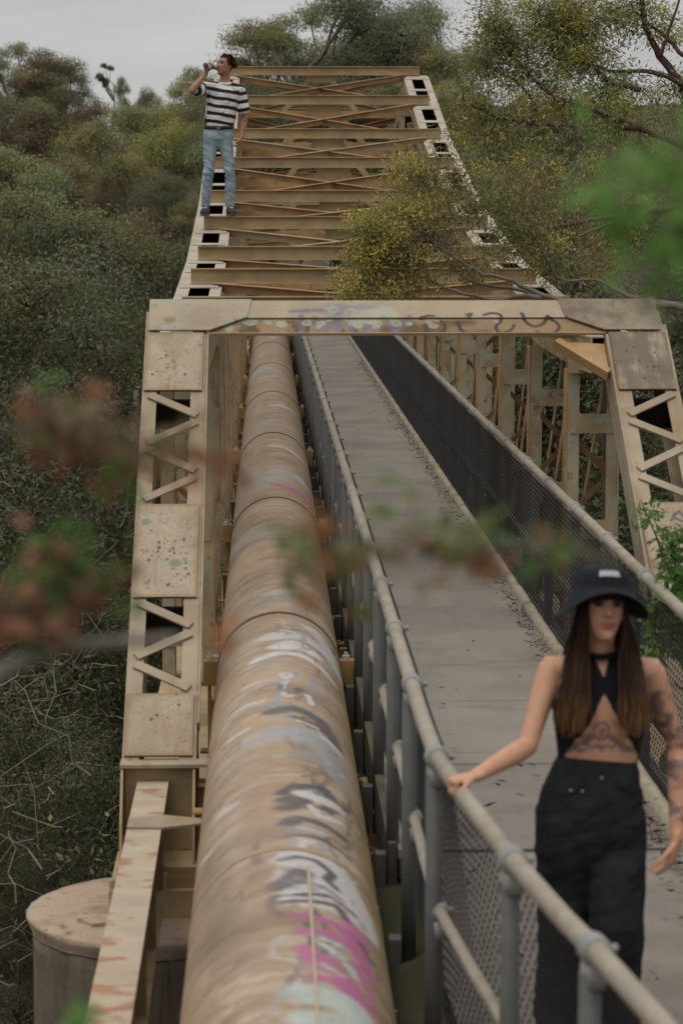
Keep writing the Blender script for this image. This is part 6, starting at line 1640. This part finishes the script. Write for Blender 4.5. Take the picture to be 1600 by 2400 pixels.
mSR, mER, mWR = np.array((-0.110, 0.0, 1.492)), np.array((-0.292, -0.205, 1.452)), np.array((-0.128, -0.150, 1.652))
mSL, mEL, mWL = np.array((0.262, 0.0, 1.462)), np.array((0.312, 0.035, 1.170)), np.array((0.278, -0.035, 0.925))
for S0, E0, W0 in ((mSR, mER, mWR), (mSL, mEL, mWL)):
    sg = np.sign(S0[0] - 0.07)
    parts.append(closed_tube([(0.075 + sg * 0.08, 0.01, 1.49), S0, S0 + (E0 - S0) * 0.2], [(0.055, 0.058), (0.060, 0.058), (0.052, 0.052)], (0, 1, 0)))
    parts.append(closed_tube([S0, S0 + (E0 - S0) * 0.35, S0 + (E0 - S0) * 0.75, E0], [0.052, 0.048, 0.041, 0.038]))
    d = W0 - E0; parts.append(closed_tube([E0 - d * 0.02, E0 + d * 0.25, E0 + d * 0.65, W0], [0.038, 0.043, 0.034, (0.030, 0.024)]))
mouth = xf(mh, [(0, -0.100, -0.052)])[0]
bend = np.array((-0.150, -0.255, 1.742)); bax = unit(bend - mouth); blen = 0.235
pdir = unit(np.cross(bax, (0, 0, 1))); pdir = pdir if pdir[1] > 0 else -pdir       # behind the bottle, away from the lens
bmid = mouth + bax * 0.155
wr_t = bmid + pdir * 0.040 - np.array((0, 0, 0.070)); shift = wr_t - mWR
parts += hand_geo(mWR + shift * 0.9, (0.04, 0.0, 1.0), -pdir, -bax, 1.08, ((48, 52, 35), (46, 56, 36), (46, 56, 36), (52, 52, 35)), 0.06, (0.75, 0.5, 35, 30))
parts.append(closed_tube([mWR - unit(mWR - mER) * 0.05, mWR + shift * 0.95], [0.031, (0.030, 0.024)]))
parts += hand_geo(mWL, (-0.30, -0.12, -0.95), (-0.9, 0.2, 0.0), (-0.2, -1, 0.0), 1.08, ((25, 35, 25), (30, 40, 28), (35, 42, 30), (40, 44, 30)), 0.1, (0.55, 0.8, 18, 15))
mH = ((-0.082, 0, 0.93), (0.085, 0, 0.93)); mK = ((-0.112, -0.025, 0.52), (0.135, -0.025, 0.52)); mA = ((-0.150, 0.03, 0.11), (0.140, 0.03, 0.11))
for h0, k0, a0 in zip(mH, mK, mA):
    parts.append(closed_tube([h0, (np.array(h0) + k0) / 2, k0, (np.array(k0) * 0.6 + np.array(a0) * 0.4), a0], [0.085, 0.070, 0.052, 0.050, 0.036]))
    parts.append(closed_tube([np.array(a0) + (0, 0.02, -0.05), np.array(a0) + (0, -0.05, -0.065), np.array(a0) + (0, -0.11, -0.072)], [(0.028, 0.030), (0.030, 0.020), (0.024, 0.014)]))
mb = remesh('body', parts, 0.0050, 4, 0.5); mc = coords(mb)
sc_ = np.tile(np.array((0.36, 0.185, 0.115)), (len(mc), 1)) * (0.94 + 0.12 * vnoise(mc[:, [0, 2]] * 60, 63)[:, None])
mhl = inv_xf(mh, mc); isf = (mhl[:, 2] > -0.125) & (np.abs(mhl[:, 0]) < 0.09) & (mhl[:, 1] < 0.12) & (mc[:, 2] > 1.60) & (mc[:, 0] > -0.02 + 0 * mc[:, 0])
sc_[isf] = face_paint(mhl[isf], sc_[isf].copy(), (0.26, 0.10, 0.085), (0.03, 0.02, 0.015), 0.35)
sk = (mhl[:, 2] > -0.12) & (mc[:, 2] > 1.60) & (((mhl[:, 2] > 0.072) & (mhl[:, 1] < 0)) | ((mhl[:, 1] > 0.03) & (mhl[:, 2] > -0.045)) | ((mhl[:, 1] > -0.035) & (mhl[:, 2] > 0.035)))
sc_[sk] = (0.026, 0.016, 0.011)
fa = mEL - mSL; t2 = ((mc - mEL) @ (mWL - mEL)) / ((mWL - mEL) @ (mWL - mEL)); on = (np.linalg.norm(mc - (mEL + np.clip(t2, -0.3, 1)[:, None] * (mWL - mEL)), axis=1) < 0.06) & (t2 > -0.5) & (t2 < 1.0)
Pm = Paint(mc[:, [0, 2]], sc_); Pm.fill(on * sstep(0.50, 0.60, vnoise(np.stack([mc[:, 0] * 30, mc[:, 2] * 26], 1), 66)), (0.10, 0.07, 0.065), 0.6)
set_paint(mb, Pm.c, M['skin']); mbo = mlink('body', mb)
# T-shirt
tp = [closed_tube([(0.012, 0, 1.035), (0.020, 0, 1.10), (0.038, 0, 1.20), (0.058, -0.002, 1.34), (0.070, 0.0, 1.44), (0.078, 0.008, 1.502)], [(0.170, 0.122), (0.178, 0.132), (0.184, 0.134), (0.192, 0.132), (0.188, 0.120), (0.125, 0.074)], (1, 0, 0), 30),
      closed_tube([(-0.02, 0.005, 1.500), mSR + (0.0, 0, 0.006), mSR + (mER - mSR) * 0.30, mSR + (mER - mSR) * 0.62], [(0.070, 0.070), (0.078, 0.076), (0.080, 0.078), (0.084, 0.082)], (0, 1, 0)),
      closed_tube([(0.17, 0.005, 1.490), mSL + (0, 0, 0.004), mSL + (mEL - mSL) * 0.32, mSL + (mEL - mSL) * 0.72], [(0.070, 0.070), (0.078, 0.074), (0.080, 0.074), (0.084, 0.076)], (0, 1, 0))]
ts = remesh('t_shirt', tp, 0.006, 5, 0.5); tc = coords(ts); tn = normals(ts)
wv = (vnoise(np.stack([tc[:, 0] * 10 + tc[:, 2] * 6, tc[:, 2] * 14 - tc[:, 0] * 8], 1), 71) - 0.5) * 0.024; tc = tc + tn * wv[:, None]
ts.vertices.foreach_set('co', tc.astype(np.float32).ravel()); ts.update()
torso_t = tc[:, 2] + 0.16 * (tc[:, 0] - 0.05) + (vnoise(tc[:, [0, 2]] * 7, 72) - 0.5) * 0.02
dr = np.linalg.norm(tc - (mSR + np.clip(((tc - mSR) @ (mER - mSR)) / ((mER - mSR) @ (mER - mSR)), 0, 1)[:, None] * (mER - mSR)), axis=1)
tr_ = ((tc - mSR) @ (mER - mSR)) / np.linalg.norm(mER - mSR); tl_ = ((tc - mSL) @ (mEL - mSL)) / np.linalg.norm(mEL - mSL)
onr = (tr_ > 0.045) & (tc[:, 0] < -0.13); onl = (tc[:, 0] > 0.252 - 0.02 * (tc[:, 2] < 1.40)) & (tl_ > 0.0)
ph = np.where(onr, tr_ + 0.02, np.where(onl, -tl_ + 1.40, torso_t))
blk = (np.mod(ph - 1.062, 0.094) < 0.042)
neck = (np.linalg.norm((tc - np.array((0.084, 0.0, 1.550))) * np.array((1, 1, 0.9)), axis=1) < 0.080)
cc = np.where(blk[:, None], np.array((0.022, 0.017, 0.024)), np.array((0.66, 0.64, 0.61))); cc[neck] = (0.64, 0.63, 0.60)
set_paint(ts, cc, M['stripe']); mlink('t_shirt', ts)
q = MB(); ringp = [(0.086 + 0.072 * math.sin(a), 0.012 - 0.070 * math.cos(a), 1.545 + 0.014 * math.cos(a) * -1) for a in np.linspace(0, 2 * math.pi, 25)]
q.tube(ringp, 0.017, 10); M['rib'] = mat('white ribbed collar', (0.64, 0.63, 0.60), 0.9, 0.05, 20); mlink('shirt_collar', q.mesh('shirt_collar', M['rib'], True))
# jeans, belt
jp = [closed_tube([(0.0, 0, 0.865), (0.0, 0, 0.90), (0.004, 0, 0.97), (0.012, 0, 1.035)], [(0.135, 0.098), (0.165, 0.118), (0.174, 0.120), (0.166, 0.114)], (1, 0, 0), 28)]
for (h0, k0, a0) in zip(mH, mK, mA):
    h0, k0, a0 = map(np.array, (h0, k0, a0))
    jp.append(closed_tube([h0 + (0, 0, 0.02), h0 + (0, 0, -0.10), (h0 + k0) / 2, k0, (k0 + a0) / 2, a0 + (0, 0, 0.02)], [(0.098, 0.108), (0.092, 0.100), (0.078, 0.084), (0.062, 0.068), (0.060, 0.064), (0.056, 0.06)]))
mj = remesh('jeans', jp, 0.006, 4, 0.5); c_ = coords(mj); n_ = normals(mj)
wv = (vnoise(np.stack([c_[:, 0] * 11, c_[:, 2] * 26 + c_[:, 0] * 18], 1), 81) - 0.5) * 0.030 * (0.5 + np.exp(-((c_[:, 2] - 0.50) / 0.09) ** 2) + 0.8 * np.exp(-((c_[:, 2] - 0.17) / 0.06) ** 2))
mj.vertices.foreach_set('co', (c_ + n_ * wv[:, None]).astype(np.float32).ravel()); mj.update(); mj.materials.clear(); mj.materials.append(M['denim']); mlink('jeans', mj)
q = MB(); vs = []; n = 40
for r_, z in ((0.0, 1.018), (0.008, 1.020), (0.008, 1.058), (0.0, 1.060)):
    for k in range(n):
        a = 2 * math.pi * k / n; vs.append((0.013 + (0.170 + r_) * math.sin(a), -(0.122 + r_) * math.cos(a), z - 0.02 * math.cos(a) * 0.6))
q.add(vs, [(j * n + k, j * n + (k + 1) % n, (j + 1) * n + (k + 1) % n, (j + 1) * n + k) for j in range(3) for k in range(n)])
be = mlink('belt', q.mesh('belt', M['belt'], True)); q = MB(); q.box(-0.012, 0.034, -0.139, -0.131, 1.008, 1.048); mlink('buckle', q.mesh('buckle', mat('brass buckle', (0.2, 0.16, 0.09), 0.35, 0.1, 10, metal=0.6)), be)
for a0, tw_ in zip(mA, (-0.12, 0.22)):
    a0 = np.array(a0); rot = Matrix.Rotation(tw_, 4, 'Z')
    loc = lambda p: tuple(np.array((a0[0], a0[1], 0)) + np.array(rot @ Vector(p)))
    sh = remesh('sneaker', [closed_tube([loc((0, 0.055, 0.055)), loc((0, 0.0, 0.060)), loc((0, -0.08, 0.050)), loc((0, -0.165, 0.038))], [(0.044, 0.046), (0.052, 0.052), (0.056, 0.042), (0.046, 0.030)]), closed_tube([loc((0, 0.02, 0.06)), loc((0, 0.012, 0.125))], [(0.044, 0.052), (0.043, 0.05)])], 0.006, 3)
    sh.materials.clear(); sh.materials.append(M['shoe']); so = mlink('sneaker', sh)
    v, f = closed_tube([loc((0, 0.075, 0.014)), loc((0, 0.0, 0.014)), loc((0, -0.09, 0.014)), loc((0, -0.18, 0.016))], [(0.042, 0.014), (0.046, 0.014), (0.053, 0.014), (0.042, 0.013)])
    q = MB(); q.add(v, f); mlink('sole', q.mesh('sole', M['sole'], True), so)
    q = MB()
    for k in range(5):
        yy = -0.030 - 0.024 * k; zz = 0.114 - 0.011 * k
        q.tube([loc((-0.026, yy + 0.006, zz - 0.010)), loc((0, yy, zz)), loc((0.026, yy + 0.006, zz - 0.010))], 0.006, 5)
    mlink('laces', q.mesh('laces', M['lace'], True), so)
# hair: short, dark, swept back
def scalp(phi, th, k):
    d = np.array((math.sin(phi), -math.cos(phi) * math.cos(th), math.cos(phi) * math.sin(th)))
    return np.array((0, 0.010, 0.020)) + d * (np.array((0.074, 0.092, 0.094)) + k)
st = []
for i in range(1500):
    phi = g_.uniform(-1.25, 1.25); t0 = R(g_.uniform(38 + 18 * abs(phi), 185)); k = 0.004 + 0.026 * g_.random() * math.cos(phi * 0.9)
    ln = R(g_.uniform(28, 55)); wv_ = g_.normal() * 0.05
    t1 = min(t0 + ln, R(190))
    if t0 > R(150) and abs(phi) > 0.9: continue
    st.append(xf(mh, [scalp(phi + wv_ * q_ , t0 + (t1 - t0) * q_, k * (0.35 + 1.3 * q_ * (1 - 0.45 * q_))) for q_ in (0, 0.2, 0.45, 0.7, 1.0)]))
for i in range(260):                                      # sides falling over the ears
    s_ = -1 if g_.random() < 0.5 else 1; y0 = g_.uniform(-0.035, 0.075); k = g_.uniform(0.004, 0.014)
    st.append(xf(mh, [(s_ * (0.066 + k), y0, 0.075), (s_ * (0.076 + k), y0 + 0.008, 0.045), (s_ * (0.077 + k), y0 + 0.016, 0.018), (s_ * (0.075 + k), y0 + 0.024 + 0.01 * g_.random(), g_.uniform(0.0, 0.025))]))
hair('hair', st, 0.010, man, lambda t, p: np.array((0.030, 0.018, 0.012)) * (1 + 0.5 * t), 7)
for s in (-1, 1):
    c = xf(mh, [(s * 0.0320, -0.0700, 0.0165)])[0]
    q = MB(); q.lathe([(0.004, -0.010), (0.009, -0.006), (0.0105, 0.0), (0.009, 0.006), (0.004, 0.010)], (0, 0, 0), 12); q.v = [(a, c2, b) for a, b, c2 in q.v]
    e = mlink('eye', q.mesh('eye', M['iris'], True), mbo); e.location = c
# the bottle in his hand
bo = tag(empty('bottle', tuple(MR + mouth)), 'dark glass bottle held to the drinking man\'s mouth', 'bottle')
qr = Vector(bax).to_track_quat('Z', 'Y')
def blathe(name, prof, m, n=20):
    q = MB(); q.lathe(prof, (0, 0, 0), n); q.v = [tuple(qr @ Vector(v)) for v in q.v]
    o = bpy.data.objects.new(name, q.mesh(name, m, True)); col.objects.link(o); o.parent = bo; return o
blathe('glass_body', [(0.0125, 0.002), (0.0135, 0.012), (0.0125, 0.018), (0.0135, 0.06), (0.019, 0.085), (0.029, 0.105), (0.0315, 0.12), (0.0315, 0.222), (0.028, 0.230), (0.012, 0.226)], M['glass'])
blathe('label', [(0.0320, 0.140), (0.0322, 0.141), (0.0322, 0.200), (0.0320, 0.201)], M['label'])
blathe('neck_foil', [(0.0140, 0.016), (0.0142, 0.018), (0.0142, 0.055), (0.0140, 0.057)], M['foil'])
# ------------------------------------------------------------------ crumpled dark wrapper on the deck
wc = at_z(1062, 1306, 0.004)
rt = tag(empty('crumpled_wrapper', (wc[0], wc[1], 0.004)), 'crumpled black plastic wrapper with shiny folds lying on the walkway', 'litter')
bmx = bmesh.new(); bmesh.ops.create_icosphere(bmx, subdivisions=4, radius=1.0)
pts = np.array([v.co[:] for v in bmx.verts]); n1 = vnoise(pts[:, [0, 1]] * 2.6 + pts[:, 2:3] * 3.1 + 20, 91, 3); n2 = vnoise(pts[:, [1, 2]] * 5 + pts[:, 0:1] * 4 + 20, 92, 3)
for v, a, b in zip(bmx.verts, n1, n2):
    r_ = 0.62 + 0.75 * abs(a - 0.5) * 2 - 0.45 * abs(b - 0.5) * 2
    v.co = (v.co.x * 0.12 * r_, v.co.y * 0.20 * r_, max(0.0, 0.028 + v.co.z * 0.050 * r_ + 0.015 * v.co.x))
me = bpy.data.meshes.new('wrapper'); bmx.to_mesh(me); bmx.free()
me.materials.append(mat('black plastic film', (0.022, 0.021, 0.022), 0.25, 0.3, 20, [((0.16, 0.17, 0.2), 22.0, 0.6, 0.7, 0.8)], 0.3, 50, spec=0.6))
o = bpy.data.objects.new('wrapper', me); col.objects.link(o); o.parent = rt
